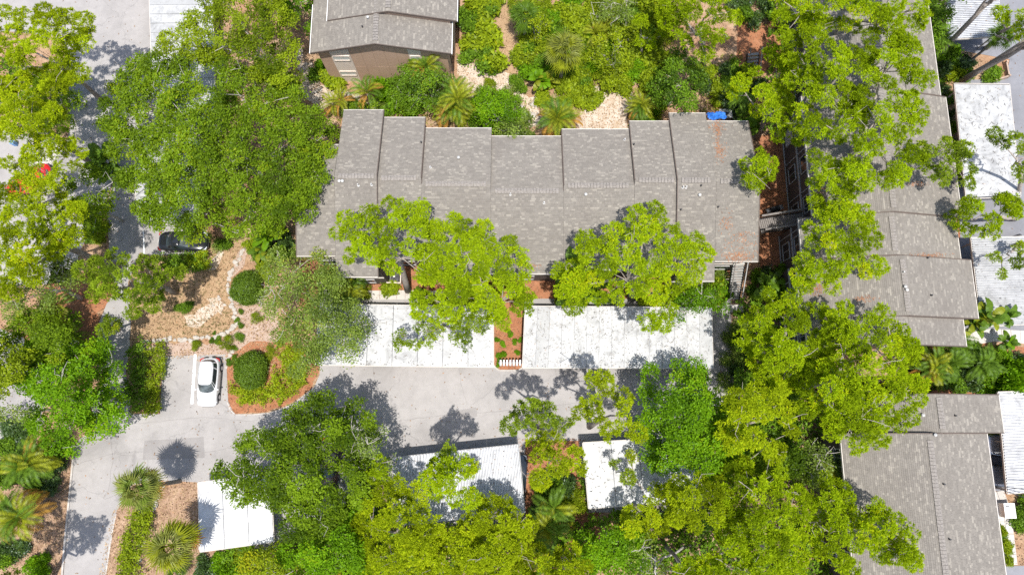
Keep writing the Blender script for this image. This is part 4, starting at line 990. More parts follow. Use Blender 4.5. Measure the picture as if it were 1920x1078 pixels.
KIND = {  # template, lobe spacing m, lobe radius, flatness, sprays per lobe, spray scale, drop, tree height, crown depth, bark
    'pine': dict(T=T_PINE, sp=1.12, rad=(.55, .95), flat=.42, n=46, sc=(.7, 1.15), drop=.10, h=13.0, depth=3.2, bark='bark_pine'),
    'oak': dict(T=T_OAK, sp=1.28, rad=(.65, 1.2), flat=.58, n=50, sc=(.85, 1.3), drop=.05, h=9.0, depth=3.2, bark='bark_oak'),
    'thin': dict(T=T_OAKS, sp=1.15, rad=(.6, 1.0), flat=.6, n=30, sc=(.8, 1.2), drop=.16, h=8.5, depth=2.8, bark='bark_oak'),
}
def tree(name, label, poly, kind, mat, h=None, drop=None, depth=None, base=None, seed=None, cat='tree', group=None, dens=1., bare=.0, trunk_r=None, lobe=1., hole=None, grow=None):
    k = KIND[kind]; sd = seed if seed is not None else sum(ord(c) for c in label) % 9973
    r = np.random.default_rng(sd); h = h or k['h']; dp = depth if depth is not None else k['depth']
    scale_px = FPX / (CAM_H - h) * 1.0
    if grow is None:
        gx, gy = np.mean(np.array(poly, float), 0); dense = (k['drop'] if drop is None else drop) < .15
        grow = (12 if gx < 170 and gy < 540 else 16 if dense and gx > 1430 and gy < 360 else 9 if dense and (gx > 1330 or (gy > 930 and gx < 1000)) else 2) if kind == 'pine' else 7 if kind == 'oak' else 0
    X, Y = grid_pts(poly, k['sp']*lobe*scale_px, r, grow=grow)
    keep = r.random(len(X)) > (k['drop'] if drop is None else drop)
    if hole is not None:
        for hx, hy, hr in hole: keep &= np.hypot(X-hx, Y-hy) > hr
    X, Y = X[keep], Y[keep]
    if len(X) == 0: return
    e = edge_dist(poly, X, Y); dn = np.clip(e/max(e.max(), scale_px), 0, 1)
    Z = h - dp*(1-dn)**1.6 + r.normal(0, .45 if kind == 'pine' else .75, len(X))
    Cn = at_np(X, Y, Z)
    rad = r.uniform(*k['rad'], len(X))*lobe; nl = np.maximum(4, (k['n']*dens*(rad/np.mean(k['rad']))**2).astype(int))
    idx = np.repeat(np.arange(len(X)), nl); m = len(idx)
    d = unit(r.normal(size=(m, 3)) + np.array([0, 0, .35])); d[:, 2] = np.where(d[:, 2] < -.35, -d[:, 2], d[:, 2])
    rr = rad[idx]*r.uniform(.55, 1.05, m)**.8
    C = Cn[idx] + d*rr[:, None]*np.array([1, 1, k['flat']])
    AX = unit(d*.75 + np.array([0, 0, .85]) + r.normal(0, .22, (m, 3)))
    lt = r.normal(.5, .20, len(X)); tint = lt[idx] + r.normal(0, .08, m)
    V, tt = place(k['T'], C, AX, r.uniform(*k['sc'], m), r, tint)
    # trunk and limbs
    cen = Cn.mean(0)
    if base is not None: bp = at(base[0], base[1], 0); bx, by = bp.x, bp.y
    else: bx, by = cen[0] + r.normal(0, .5), cen[1] + r.normal(0, .5)
    root = empty(name, (bx, by, 0), label, cat, group); o = np.array([bx, by, 0.])
    cr_o = link('crown', quick_mesh('crown', (V - o).astype(np.float32), V.shape[1], tt), M[mat], root)
    zf = h - dp*.75; tr = trunk_r or (.012*h + .04*math.sqrt(len(X))*.5)
    fork = np.array([cen[0]*.7 + bx*.3, cen[1]*.7 + by*.3, zf*.62 if kind != 'pine' else zf*.80])
    tp = [o*0, (fork-o)*.33 + np.array([r.normal(0,.1), r.normal(0,.1), 0]), (fork-o)*.7 + np.array([r.normal(0,.12), r.normal(0,.12), 0]), fork - o]
    MB().tube([(0,0,-.2)] + tp[1:], [tr*1.35, tr*1.0, tr*.85, tr*.7], 9).obj('trunk', M[k['bark']], root, smooth=True)
    ng = int(np.clip(len(X)/8, 3, 8)); ctr = Cn[r.choice(len(X), min(ng, len(X)), replace=False)].copy()
    for _ in range(6):
        lab_ = np.argmin(((Cn[:, None, :2] - ctr[None, :, :2])**2).sum(-1), 1)
        for g_ in range(len(ctr)):
            if (lab_ == g_).any(): ctr[g_] = Cn[lab_ == g_].mean(0)
    wob = lambda s_: r.normal(0, s_, 3)
    for g_ in range(len(ctr)):
        sel = np.where(lab_ == g_)[0]
        if not len(sel): continue
        mb = MB(); a = fork + np.array([0, 0, -r.uniform(0, .5) - (.0 if kind != 'pine' else r.uniform(0, 1.2))]); b = ctr[g_] - np.array([0, 0, .45])
        m1 = a*.66 + b*.34 + wob(.22) + np.array([0,0,.15]); m2 = a*.3 + b*.7 + wob(.25)
        lr = tr*.5
        mb.tube([p - o for p in (a, m1, m2, b)], [lr, lr*.75, lr*.5, lr*.3], 6)
        for i in sel:
            s0 = m2 + (b-m2)*r.random(); e0 = Cn[i] + np.array([0, 0, -.05]); md = s0*.5 + e0*.5 + wob(.14)
            mb.tube([s0 - o, md - o, e0 - o], [lr*.30, lr*.2, .02], 5, cap=False)
            for _ in range(2):
                e1 = Cn[i] + np.array([r.normal(0,.45), r.normal(0,.45), r.uniform(.0,.25)])*rad[i]
                mb.tube([e0 - o, (e0+e1)/2 - o + wob(.06), e1 - o], [.022, .016, .008], 4, cap=False)
            if r.random() < (bare or (.10 if kind == 'pine' else 0)):             # pale bare twigs standing clear of the leaves
                q = Cn[i] + np.array([r.normal(0,.3), r.normal(0,.3), rad[i]*k['flat']*.55])
                for _ in range(3):
                    v = q + np.array([r.normal(0,.55), r.normal(0,.55), r.uniform(.05,.35)]); v2 = v + np.array([r.normal(0,.35), r.normal(0,.35), r.uniform(-.05,.2)])
                    mb.tube([q - o, (q+v)/2 - o + wob(.08), v - o, v2 - o], [.026, .022, .017, .010], 4, cap=False)
        mb.obj('limb', M[k['bark']], root)
    return root

def bush_mesh(name, T, rx, rz, n, seed, sc=(.85,1.25), lumps=5):
    r = np.random.default_rng(seed)
    lc = r.normal(size=(lumps, 3))*np.array([rx*.42, rx*.42, rz*.16]); lc[:, 2] = np.abs(lc[:, 2]) + rz*.45; lr = r.uniform(.42, .68, lumps)*rx
    i = r.integers(0, lumps, n); d = unit(r.normal(size=(n, 3)) + np.array([0,0,.45])); d[:, 2] = np.where(d[:, 2] < -.5, -d[:, 2], d[:, 2])
    C = lc[i] + d*(lr[i]*r.uniform(.6, 1.05, n))[:, None]*np.array([1, 1, .75*rz/rx]); C[:, 2] = np.maximum(C[:, 2], .06)
    V, tt = place(T, C, unit(d + np.array([0,0,.7])), r.uniform(*sc, n), r, r.normal(.5, .1, lumps)[i])
    return quick_mesh(name, V, V.shape[1], tt)
BM = {}
def bush_kind(key, T, mats, rx=.95, rz=.95, n=130, sc=(.85, 1.25)):
    for m in mats:
        for v in range(3):
            me = bush_mesh('bush', T, rx, rz, n, hash((key, m, v)) % 99991 if False else (len(BM)*31 + 5), sc); me.materials.append(M[m]); BM.setdefault((key, m), []).append(me)
bush_kind('bush', T_SHRUB, ['shrub_yellow', 'shrub_green', 'shrub_dark', 'oak_vivid'])
bush_kind('broad', T_BIG, ['shrub_yellow', 'shrub_green', 'shrub_dark', 'oak_grey'])
bush_kind('fine', T_FINE, ['shrub_green', 'oak_yellow', 'oak_grey', 'shrub_dark'], n=150, sc=(.95,1.5))
def bush(px, py, size, key, mat, label, group=None, h=1.0, zfac=1., name='bush', cat='bush'):
    q = at(px, py, size*.8); o = link(name, rnd.choice(BM[(key, mat)])); o.location = (q.x, q.y, 0)
    o.scale = (size*rnd.uniform(.9,1.15), size*rnd.uniform(.9,1.15), size*rnd.uniform(.75,1.45)*zfac); o.rotation_euler = (0, 0, rnd.uniform(0, 6.3))
    return tag(o, label, cat, group)
def bush_patch(poly, spacing, specs, label, group, size=(.75,1.25), seed=1, zfac=1., drop=.05):
    r = np.random.default_rng(seed); X, Y = grid_pts(poly, spacing*21.5, r)
    for x, y in zip(X, Y):
        if r.random() < drop: continue
        key, mat, word = specs[r.integers(0, len(specs))]
        sz = r.uniform(*size); P = np.array(poly, float); fx = (x-P[:,0].min())/np.ptp(P[:,0]); fy = (y-P[:,1].min())/np.ptp(P[:,1])
        ew = 'west' if fx < .34 else 'east' if fx > .66 else ''; ns = 'north' if fy < .34 else 'south' if fy > .66 else ''
        pos = ((ns + ' ' + ew).strip() + ' part') if (ns or ew) else 'middle'
        word_s = ('small ' if sz < size[0] + .35*(size[1]-size[0]) else 'large ' if sz > size[0] + .7*(size[1]-size[0]) else '') + word
        lb = f'{word_s} {label}, {pos}'
        if len(lb.split()) > 16: lb = f'{word} {label}, {pos}'
        if len(lb.split()) > 16: lb = f'{word} {label}'
        bush(x, y, sz, key, mat, lb, f'{word} {group}', zfac=zfac)

# --- palms
def fan_leaf(seed):
    r = np.random.default_rng(seed); mb = MB(); pl = .95
    def arc(t): return Vector((0, t, .10*math.sin(t*1.6) - .16*max(0, t-.5)**2))
    mb.tube([arc(0), arc(pl*.5), arc(pl)], [.028, .02, .014], 4)
    n = 22
    for k in range(n):
        a = R(-128 + 256*k/(n-1)); L = (1.02 - .20*abs(a)/2.3)*r.uniform(.78, 1.12); c = arc(pl)
        d = Vector((math.sin(a), math.cos(a), .04)); u = Vector((d.y, -d.x, 0)); w = .046; droop = r.uniform(.10, .55)
        p1 = c + d*L*.55 + Vector((0,0,.05 + .025*(k % 2))); p2 = c + d*L + Vector((0,0,-droop))
        mb.poly([c - u*.012, p1 - u*w, p1 + Vector((0,0,-.045)), c]); mb.poly([c, p1 + Vector((0,0,-.045)), p1 + u*w, c + u*.012])
        mb.poly([p1 - u*w, p2, p1 + Vector((0,0,-.045))]); mb.poly([p1 + Vector((0,0,-.045)), p2, p1 + u*w])
    me = mb.mesh('frond'); a = me.attributes.new('tint', 'FLOAT', 'FACE'); a.data.foreach_set('value', r.uniform(.25, .8, len(me.polygons)).astype(np.float32)); return me
def feather_leaf(seed, L=2.1, leaf=.55, n=24, droop=1.0, w=.042, vee=.35):
    r = np.random.default_rng(seed); mb = MB()
    def arc(t): return Vector((0, L*t*(1-.12*t*t*droop), L*(.30*t - .62*droop*t*t*t)))
    mb.tube([arc(t) for t in (0, .25, .5, .75, 1)], [.026, .022, .016, .011, .004], 4)
    for k in range(n):
        t = .16 + .84*k/(n-1); c = arc(t); l = leaf*math.sin(math.pi*(.18 + .76*(k/(n-1))))**.7*r.uniform(.9,1.1)
        f = (arc(min(1, t+.05)) - arc(t-.05)).normalized()
        for s in (-1, 1):
            d = (Vector((s, 0, 0))*.86 + f*.55 + Vector((0,0,vee*.5))).normalized(); e = c + d*l + Vector((0,0,-.22*l*droop)); md = c + d*l*.5; u = f*w
            mb.poly([c - u*.4, md - u, e, md + u])
    me = mb.mesh('frond'); a = me.attributes.new('tint', 'FLOAT', 'FACE'); a.data.foreach_set('value', r.uniform(.25, .8, len(me.polygons)).astype(np.float32)); return me
def blade_leaf(seed, L=1.5, w=.34, droop=.8):
    """one broad banana-like leaf: stalk, midrib and two halves with torn edges"""
    r = np.random.default_rng(seed); mb = MB()
    def arc(t): return Vector((0, L*t*(1-.1*t*t), L*(.42*t - .70*droop*t**2.6)))
    mb.tube([arc(t) for t in (0, .3, .6, 1)], [.03, .022, .014, .005], 4)
    n = 9; ts = [.24 + .76*i/n for i in range(n+1)]
    for i in range(n):
        t0, t1 = ts[i], ts[i+1]
        w0, w1 = (w*math.sin(math.pi*min(1, (.06 + .94*(t-.24)/.76)))**.6*r.uniform(.93, 1.05) if t < 1 else 0.01 for t in (t0, t1))
        for s in (-1, 1):
            z0, z1 = -.06 + r.normal(0,.018), -.06 + r.normal(0,.018); a, b = arc(t0), arc(t1)
            mb.poly([a, b, b + Vector((s*w1, 0, z1 + .07*w1)), a + Vector((s*w0, 0, z0 + .07*w0))])
    me = mb.mesh('leaf'); a = me.attributes.new('tint', 'FLOAT', 'FACE'); a.data.foreach_set('value', np.repeat(r.uniform(.35, .7, 1), len(me.polygons)).astype(np.float32) + r.uniform(-.12,.12,len(me.polygons)).astype(np.float32)); return me
FAN = [fan_leaf(i) for i in range(4)]; FEA = [feather_leaf(10+i) for i in range(4)]; BLA = [blade_leaf(20+i, 1.5 + .1*i) for i in range(4)]
LEAFSET = {}
def leaf_obj_mesh(kind, mat):
    if (kind, mat) not in LEAFSET:
        out = []
        for me in {'fan': FAN, 'feather': FEA, 'blade': BLA}[kind]:
            c = me.copy(); c.materials.clear(); c.materials.append(M[mat]); out.append(c)
        LEAFSET[(kind, mat)] = out
    return LEAFSET[(kind, mat)]
def palm(px, py, h, label, kind='feather', mats=('palm_green',), n=16, scale=1., pitch=(-10, 75), stems=1, name='palm_tree', cat='palm', group=None, spread=.5, dead=0, stem_r=.1, base=None):
    r = np.random.default_rng(int(px*7 + py*13)); q = at(px, py, h)
    bp = at(base[0], base[1], 0) if base else q
    root = empty(name, (bp.x, bp.y, 0), label, cat, group); lname = 'leaf' if kind == 'blade' else 'frond'
    off = Vector((q.x - bp.x, q.y - bp.y, 0)); mb = MB(); k = 0
    for s_ in range(stems):
        dx = Vector((r.normal(0, spread), r.normal(0, spread), 0)) if stems > 1 else Vector()
        hh = h*(r.uniform(.6, 1.02) if stems > 1 else 1.); top = off + dx + Vector((0, 0, hh))
        mb.tube([dx*.3 + Vector((0,0,-.1)), (dx*.6 + off*.4) + Vector((0,0,hh*.5)), top - Vector((0,0,.05))], [stem_r*1.2, stem_r, stem_r*.9], 8)
        for i in range(n):
            u = (i + .5)/n; az = i*2.39996 + r.normal(0, .28); el = R(pitch[0] + (pitch[1]-pitch[0])*u**1.1 + r.normal(0, 9))
            m = mats[r.integers(0, len(mats))] if i >= dead else 'dead_frond'
            o = link(lname, leaf_obj_mesh(kind, m)[r.integers(0, 4)], None, root); o.location = top + Vector((0,0,.1*u))
            o.rotation_euler = (Matrix.Rotation(az, 3, 'Z') @ Matrix.Rotation(el, 3, 'X') @ Matrix.Rotation(r.normal(0,.15), 3, 'Y')).to_euler(); o.scale = (scale*r.uniform(.88, 1.1),)*3
    if kind == 'fan': mb.cyl(off + Vector((0,0,h*.75)), stem_r*1.7, h*.24, 10, stem_r*1.3)
    mb.obj('stem' if stems > 1 or kind == 'blade' else 'trunk', M['bark_palm'], root); return root
# ------------------------------------------------------------------ trees (outlines measured in the photograph at crown height)
T = tree
# top left
T('oak_tree', 'huge spreading oak over the lane and hidden carport at upper left', [(192,190),(250,115),(300,105),(370,120),(440,100),(520,150),(575,175),(625,215),(628,250),(600,300),(600,360),(585,400),(548,430),(510,445),(450,440),(395,425),(340,450),(290,425),(255,385),(225,330),(218,290),(195,255)], 'oak', 'oak_green', h=10.5, bare=.10, hole=[(244,272,11),(330,368,10)], dens=1.1)
T('oak_tree', 'olive tinged oak at the top between the lane carport and the gabled house', [(335,40),(380,5),(440,-40),(520,-30),(545,30),(560,100),(560,150),(500,160),(430,120),(350,120),(300,95)], 'oak', 'oak_yellow', h=10, bare=.03, drop=.08)
T('oak_tree', 'green oak behind the gabled house at the top edge', [(470,-60),(612,-60),(615,20),(590,50),(560,45),(520,20)], 'oak', 'oak_vivid', h=6)
T('pine_tree', 'leaning pine with yellow green tufts in the top left corner', [(-20,45),(60,15),(110,20),(150,45),(165,80),(140,100),(150,120),(120,160),(60,150),(-20,170)], 'pine', 'pine_yellow', h=13, base=(192,190), drop=.16, trunk_r=.2)
T('pine_tree', 'pine at the left edge just below the corner pine', [(-30,180),(40,160),(60,200),(100,220),(105,250),(60,260),(-30,262)], 'pine', 'pine_yellow', h=12.5, drop=.08)
T('oak_tree', 'dark shaded tree under the corner pine beside the lane', [(40,120),(120,150),(140,200),(120,230),(60,200)], 'oak', 'oak_green', h=6)
T('pine_tree', 'sparse pine with dark crooked branches above the red car', [(10,285),(70,270),(140,280),(155,300),(120,330),(110,360),(70,330),(20,320)], 'pine', 'pine_yellow', h=11, drop=.28, base=(70,390), lobe=.85)
T('pine_tree', 'brightest yellow pine at the left edge below the red car', [(-30,330),(40,345),(90,360),(140,395),(142,430),(110,470),(90,520),(40,540),(-30,545)], 'pine', 'pine_yellow', h=13, drop=.03, depth=3.5)
T('oak_tree', 'green tree between the yellow pine and the narrow lane', [(130,350),(180,330),(210,350),(205,400),(185,445),(140,450),(130,400)], 'oak', 'oak_green', h=6, drop=.1)
T('oak_tree', 'grey green thin tree west of the narrow lane bend', [(60,470),(130,450),(150,500),(145,560),(90,580),(20,600),(-10,540)], 'thin', 'oak_grey', h=8, bare=.25)
T('pine_tree', 'open pine with crooked boughs spread across the narrow lane', [(145,500),(190,472),(250,475),(310,490),(345,500),(330,520),(300,545),(290,590),(262,598),(235,560),(190,560),(160,535)], 'pine', 'pine_green', h=10, drop=.18, base=(330,548), lobe=.85)
T('pine_tree', 'small stray pine tuft over the narrow lane', [(185,605),(205,592),(225,605),(210,628),(188,625)], 'pine', 'pine_green', h=7, lobe=.7, base=(222,620))
T('oak_tree', 'dark oak mass at the left edge around the lower palms', [(-20,590),(60,600),(120,590),(155,620),(150,680),(80,700),(20,680),(-20,690)], 'oak', 'oak_green', h=6.5, drop=.2)
T('oak_tree', 'vivid green oak with white bare twigs beside the lane junction', [(70,660),(130,645),(190,660),(225,685),(215,740),(205,800),(160,800),(130,850),(100,830),(70,790),(45,750),(55,700)], 'oak', 'oak_vivid', h=8.5, bare=.45)
T('oak_tree', 'yellow green tree cut by the left edge beside the vivid oak', [(-30,620),(25,645),(48,690),(30,720),(-30,720)], 'oak', 'oak_yellow', h=9)
T('oak_tree', 'dull green tree cut by the left edge above the junction palms', [(-30,740),(20,730),(50,760),(40,800),(-30,800)], 'thin', 'oak_grey', h=7, drop=.2)
T('pine_tree', 'pine just outside the bottom left corner shading the road', [(-70,1090),(-20,1070),(40,1090),(50,1150),(0,1180),(-70,1170)], 'pine', 'pine_green', h=12, base=(95,1095), drop=.2)
# centre left
T('oak_tree', 'silvery grey green oak reaching over the left end of the long carport', [(492,500),(520,475),(575,465),(620,490),(640,530),(665,575),(690,610),(680,650),(640,668),(610,690),(585,728),(555,715),(535,665),(515,620),(495,570)], 'thin', 'oak_grey', h=8.2, drop=.06, dens=1.25, bare=.35)
T('pine_tree', 'tall bright pine over the south eave of the long row, western of two', [(632,440),(660,395),(705,368),(760,370),(795,395),(815,430),(830,480),(800,530),(750,500),(715,505),(690,508),(660,485)], 'pine', 'pine_bright', h=13.5, drop=.08, base=(765,545), hole=[(700,412,10)])
T('pine_tree', 'tall bright pine over the gap between the two long carports', [(810,430),(850,415),(905,405),(955,445),(990,490),(985,545),(985,590),(950,610),(900,590),(850,610),(790,590),(760,545),(800,520)], 'pine', 'pine_bright', h=13.5, drop=.05, base=(905,560), hole=[(858,490,12),(810,545,12)])
T('pine_tree', 'wispy low pine boughs drooping over the left long carport', [(740,600),(780,580),(850,600),(915,600),(925,640),(880,655),(820,640),(770,670),(735,650)], 'pine', 'pine_green', h=8, drop=.42, lobe=.75, base=(850,560), dens=.7)
T('pine_tree', 'round topped pine with grey limbs over the right long carport', [(1205,380),(1232,378),(1235,405),(1270,425),(1320,455),(1315,490),(1300,520),(1265,530),(1260,590),(1220,610),(1180,580),(1130,560),(1095,575),(1050,560),(1045,530),(1075,490),(1100,455),(1150,440),(1180,410)], 'pine', 'pine_bright', h=13, drop=.10, base=(1185,560), hole=[(1208,478,11)], grow=8)
T('oak_tree', 'pale twigged young oak by the east end of the right long carport', [(1265,565),(1290,535),(1340,530),(1368,560),(1355,595),(1320,580),(1290,605),(1265,595)], 'thin', 'oak_vivid', h=6, bare=.4)
# top centre and right
T('pine_tree', 'bright pine at the top edge over the overgrown garden', [(1240,-30),(1380,-40),(1375,60),(1340,95),(1310,110),(1285,90),(1250,50)], 'pine', 'pine_bright', h=11, drop=.12, base=(1320,130))
T('pine_tree', 'small pine tufts low over the overgrown garden', [(1180,40),(1210,25),(1245,45),(1240,80),(1200,85)], 'pine', 'pine_bright', h=7, drop=.2, lobe=.8)
T('oak_tree', 'dark green rounded tree behind the long row beside the blue tarp', [(1230,125),(1270,105),(1310,130),(1312,190),(1285,215),(1235,205)], 'oak', 'shrub_green', h=6.5, lobe=.85)
T('pine_tree', 'pine with bare grey limbs above the shaded steps', [(1385,150),(1420,120),(1470,90),(1490,120),(1475,180),(1510,220),(1495,260),(1440,250),(1400,215),(1360,170)], 'pine', 'pine_bright', h=11, drop=.24, base=(1420,260))
T('pine_tree', 'pine crown along the top edge west of the tall east roof', [(1460,-20),(1560,-40),(1700,-40),(1720,20),(1690,70),(1640,55),(1580,50),(1530,40),(1480,60)], 'pine', 'pine_bright', h=15, drop=.05, base=(1540,110))
T('pine_tree', 'lime green pine over the middle of the east roof', [(1480,60),(1530,30),(1560,60),(1600,70),(1640,110),(1620,150),(1600,200),(1560,210),(1520,215),(1490,170)], 'pine', 'pine_bright', h=14.5, drop=.10, base=(1500,290), hole=[(1545,165,10)])
T('pine_tree', 'dense lime green pine curving along the east roof ridge', [(1640,90),(1690,80),(1715,130),(1722,170),(1705,230),(1700,300),(1690,335),(1650,330),(1600,350),(1560,330),(1510,260),(1560,240),(1610,220),(1645,170)], 'pine', 'pine_bright', h=15.5, drop=.03, base=(1560,330))
T('pine_tree', 'narrow pine bough hanging over the west eave of the east roof', [(1525,330),(1560,320),(1610,350),(1600,390),(1560,400),(1530,375)], 'pine', 'pine_bright', h=12, drop=.1, base=(1480,330))
T('pine_tree', 'lacy pine spread flat over the east roof below its ridge', [(1525,410),(1560,385),(1620,385),(1640,420),(1662,470),(1640,510),(1610,530),(1590,500),(1570,545),(1520,540),(1500,490)], 'pine', 'pine_bright', h=12.5, drop=.14, base=(1478,505))
T('pine_tree', 'single pine tuft over the east end of the long row', [(1395,310),(1430,290),(1445,310),(1430,350),(1400,355)], 'pine', 'pine_bright', h=12, drop=0, base=(1445,295), lobe=.8)
T('pine_tree', 'pine reaching over the east eave beside the stained carport', [(1700,290),(1770,260),(1810,265),(1835,300),(1820,340),(1770,350),(1740,330)], 'pine', 'pine_green', h=12, drop=.30, base=(1800,400), lobe=.85)
T('pine_tree', 'pine with long bare limbs at the right edge between two carports', [(1780,385),(1830,365),(1890,370),(1925,390),(1925,440),(1880,450),(1800,440)], 'pine', 'pine_bright', h=10, drop=.18, base=(1905,410))
T('pine_tree', 'sparse pine tufts over the right edge of the stained carport', [(1860,255),(1915,245),(1925,340),(1890,320)], 'pine', 'pine_green', h=11, drop=.45, base=(1910,380), lobe=.8)
T('pine_tree', 'pine tufts hanging over the ribbed carport at the right edge', [(1855,480),(1905,450),(1925,490),(1910,545),(1870,540)], 'pine', 'pine_green', h=8, drop=.5, base=(1915,440), lobe=.75)
T('pine_tree', 'yellow tufted pine in the top right corner beside the road', [(1870,30),(1900,10),(1930,20),(1925,110),(1895,70)], 'pine', 'pine_bright', h=12, drop=.25, base=(1850,90), lobe=.85)
T('broadleaf_tree', 'dark broad crowned tree shading the back of the top right carport', [(1735,5),(1790,-20),(1830,-10),(1800,30),(1775,60),(1750,75)], 'oak', 'shrub_green', h=6)
for bx, by, tx, ty, lab in ((1755,106,1885,-25,'tall leaning pine trunk crossing the top right carport'), (1812,146,1960,55,'leaning grey pine trunk by the planter, upper of a pair'), (1796,156,1965,72,'leaning grey pine trunk by the planter, lower of a pair')):
    T('pine_tree', lab, [(tx-30,ty-40),(tx+40,ty-50),(tx+50,ty+5),(tx,ty+15)], 'pine', 'pine_green', h=14.5, base=(bx, by), drop=.2, trunk_r=.24)
# east and south east
T('pine_tree', 'big domed lime pine south of the east roof, western crown', [(1390,600),(1440,560),(1500,565),(1545,590),(1560,640),(1545,700),(1500,720),(1450,715),(1415,690),(1400,640)], 'pine', 'pine_bright', h=12, drop=.06, depth=4)
T('pine_tree', 'big domed lime pine south of the east roof, eastern crown', [(1545,585),(1600,575),(1660,600),(1700,640),(1718,700),(1722,750),(1690,790),(1650,815),(1640,855),(1610,830),(1560,810),(1510,760),(1505,700),(1550,660)], 'pine', 'pine_bright', h=14, drop=.0, depth=4.5)
T('pine_tree', 'yellow pine between the deep green oak and the domed pines', [(1350,740),(1400,715),(1450,730),(1480,770),(1480,840),(1440,870),(1390,870),(1360,820)], 'pine', 'pine_yellow', h=12.5, drop=.04)
T('oak_tree', 'deep vivid green oak covering the end of the lower white carport', [(1195,730),(1235,690),(1290,685),(1340,700),(1365,750),(1370,830),(1375,880),(1320,900),(1270,890),(1230,880),(1215,820)], 'oak', 'oak_vivid', h=10, drop=.02)
T('pine_tree', 'yellow pine at the roadside north of the lower white carport', [(1075,755),(1110,735),(1150,745),(1200,755),(1215,795),(1210,815),(1170,815),(1120,815),(1085,795)], 'pine', 'pine_yellow', h=13, drop=.05, base=(1105,800))
T('pine_tree', 'small pine tuft over the road above the roadside pine', [(1112,705),(1150,705),(1155,728),(1120,732)], 'pine', 'pine_yellow', h=13.5, drop=0, lobe=.8, base=(1120,760))
T('pine_tree', 'pale feathery pine over the road beside the red mulch', [(940,790),(985,755),(1030,770),(1062,800),(1050,815),(990,815),(950,812)], 'pine', 'pine_green', h=13, drop=.12, base=(1012,800), lobe=.85)
T('pine_tree', 'olive yellow pine standing on the red mulch strip', [(985,830),(1040,810),(1090,840),(1092,890),(1065,910),(1040,930),(1000,900),(985,870)], 'pine', 'pine_yellow', h=9, drop=.2)
T('pine_tree', 'sparse pine over the west half of the lower white carport', [(1105,840),(1160,840),(1215,880),(1225,930),(1180,900),(1130,870)], 'pine', 'pine_green', h=6.5, drop=.68, lobe=.75, base=(1240,960))
T('pine_tree', 'yellow pine below the deep green oak, western of two', [(1150,985),(1185,955),(1215,910),(1245,900),(1270,930),(1260,980),(1200,1010),(1150,1005)], 'pine', 'pine_yellow', h=8, drop=.12, hole=[(1200,975,13)])
T('pine_tree', 'yellow pine below the deep green oak, eastern of two', [(1255,900),(1300,885),(1350,900),(1365,960),(1340,1000),(1300,1010),(1265,970)], 'pine', 'pine_yellow', h=12.5, drop=.03)
T('pine_tree', 'broad pine filling the bottom right middle near the dark walls', [(1365,890),(1420,880),(1480,900),(1510,940),(1500,1000),(1505,1078),(1450,1110),(1340,1110),(1330,1060),(1370,1030),(1360,960)], 'pine', 'pine_bright', h=12.5, drop=.04)
T('pine_tree', 'pine against the dark west wall of the bottom corner row', [(1510,900),(1560,900),(1590,950),(1600,1010),(1590,1060),(1540,1050),(1520,1000),(1525,950)], 'pine', 'pine_bright', h=11.5, drop=.10)
T('pine_tree', 'pine bough reaching over the roof of the bottom corner row', [(1620,965),(1660,950),(1695,965),(1690,1000),(1665,1020),(1640,1060),(1610,1010)], 'pine', 'pine_bright', h=11.5, drop=.12, base=(1560,960), lobe=.85)
T('pine_tree', 'outermost pine tuft over the roof of the bottom corner row', [(1690,1015),(1715,1005),(1724,1040),(1700,1058),(1682,1040)], 'pine', 'pine_bright', h=11.5, drop=0, base=(1580,985), lobe=.8)
T('pine_tree', 'small yellow pine crown at the bottom edge near dark steps', [(1255,1060),(1300,1045),(1340,1070),(1330,1110),(1250,1110)], 'pine', 'pine_bright', h=10, drop=.1)
T('broadleaf_tree', 'vivid green tree between the yellow pines and the bare limbs', [(1095,1005),(1140,985),(1190,1005),(1195,1050),(1140,1070),(1100,1050)], 'oak', 'oak_vivid', h=7, drop=.08)
T('broadleaf_tree', 'mid green tree in shade behind the domed pines', [(1350,850),(1430,860),(1500,850),(1520,900),(1480,910),(1400,890)], 'oak', 'oak_green', h=8, drop=.15)
T('bare_tree', 'leaning tree with bare grey limbs beside the black umbrella', [(1500,850),(1530,830),(1570,850),(1600,890),(1560,920),(1520,900)], 'thin', 'oak_grey', h=8, drop=.7, bare=1.0, base=(1640,980))
T('bare_tree', 'tangle of bare pale limbs over the dark wooden steps', [(1170,1030),(1230,1010),(1270,1040),(1250,1078),(1190,1078)], 'thin', 'oak_grey', h=7, drop=.6, bare=1.0, base=(1300,1020), dens=.4)
# bottom left and bottom centre
T('oak_tree', 'broad green oak on the south side of the road by the small carport', [(420,880),(450,840),(500,800),(545,770),(590,755),(640,750),(690,785),(695,825),(650,850),(690,870),(690,930),(640,950),(600,1000),(555,990),(510,960),(490,930),(440,920)], 'oak', 'oak_green', h=9.5, bare=.3, drop=.05, hole=[(622,862,16),(672,920,10)])
T('oak_tree', 'vivid green oak at the bottom edge below the broad roadside oak', [(545,1010),(600,1000),(640,960),(680,960),(690,1040),(660,1110),(540,1110)], 'oak', 'oak_vivid', h=8, bare=.12)
T('bare_tree', 'thin grey tree with pale twigs over the road beside the broad oak', [(660,810),(700,800),(735,860),(720,900),(680,890)], 'thin', 'oak_grey', h=8, drop=.35, bare=.8, base=(700,915), dens=.6)
T('oak_tree', 'thin brownish oak at the bottom edge beside the small carport', [(455,1050),(510,1020),(550,1040),(545,1100),(460,1110)], 'thin', 'oak_yellow', h=6, bare=.5, drop=.25)
T('pine_tree', 'dense yellow green pine left of the ribbed carport at the bottom', [(675,945),(720,910),(770,920),(815,950),(820,1000),(810,1040),(760,1090),(700,1090),(690,1020)], 'pine', 'pine_yellow', h=9.5, drop=.03)
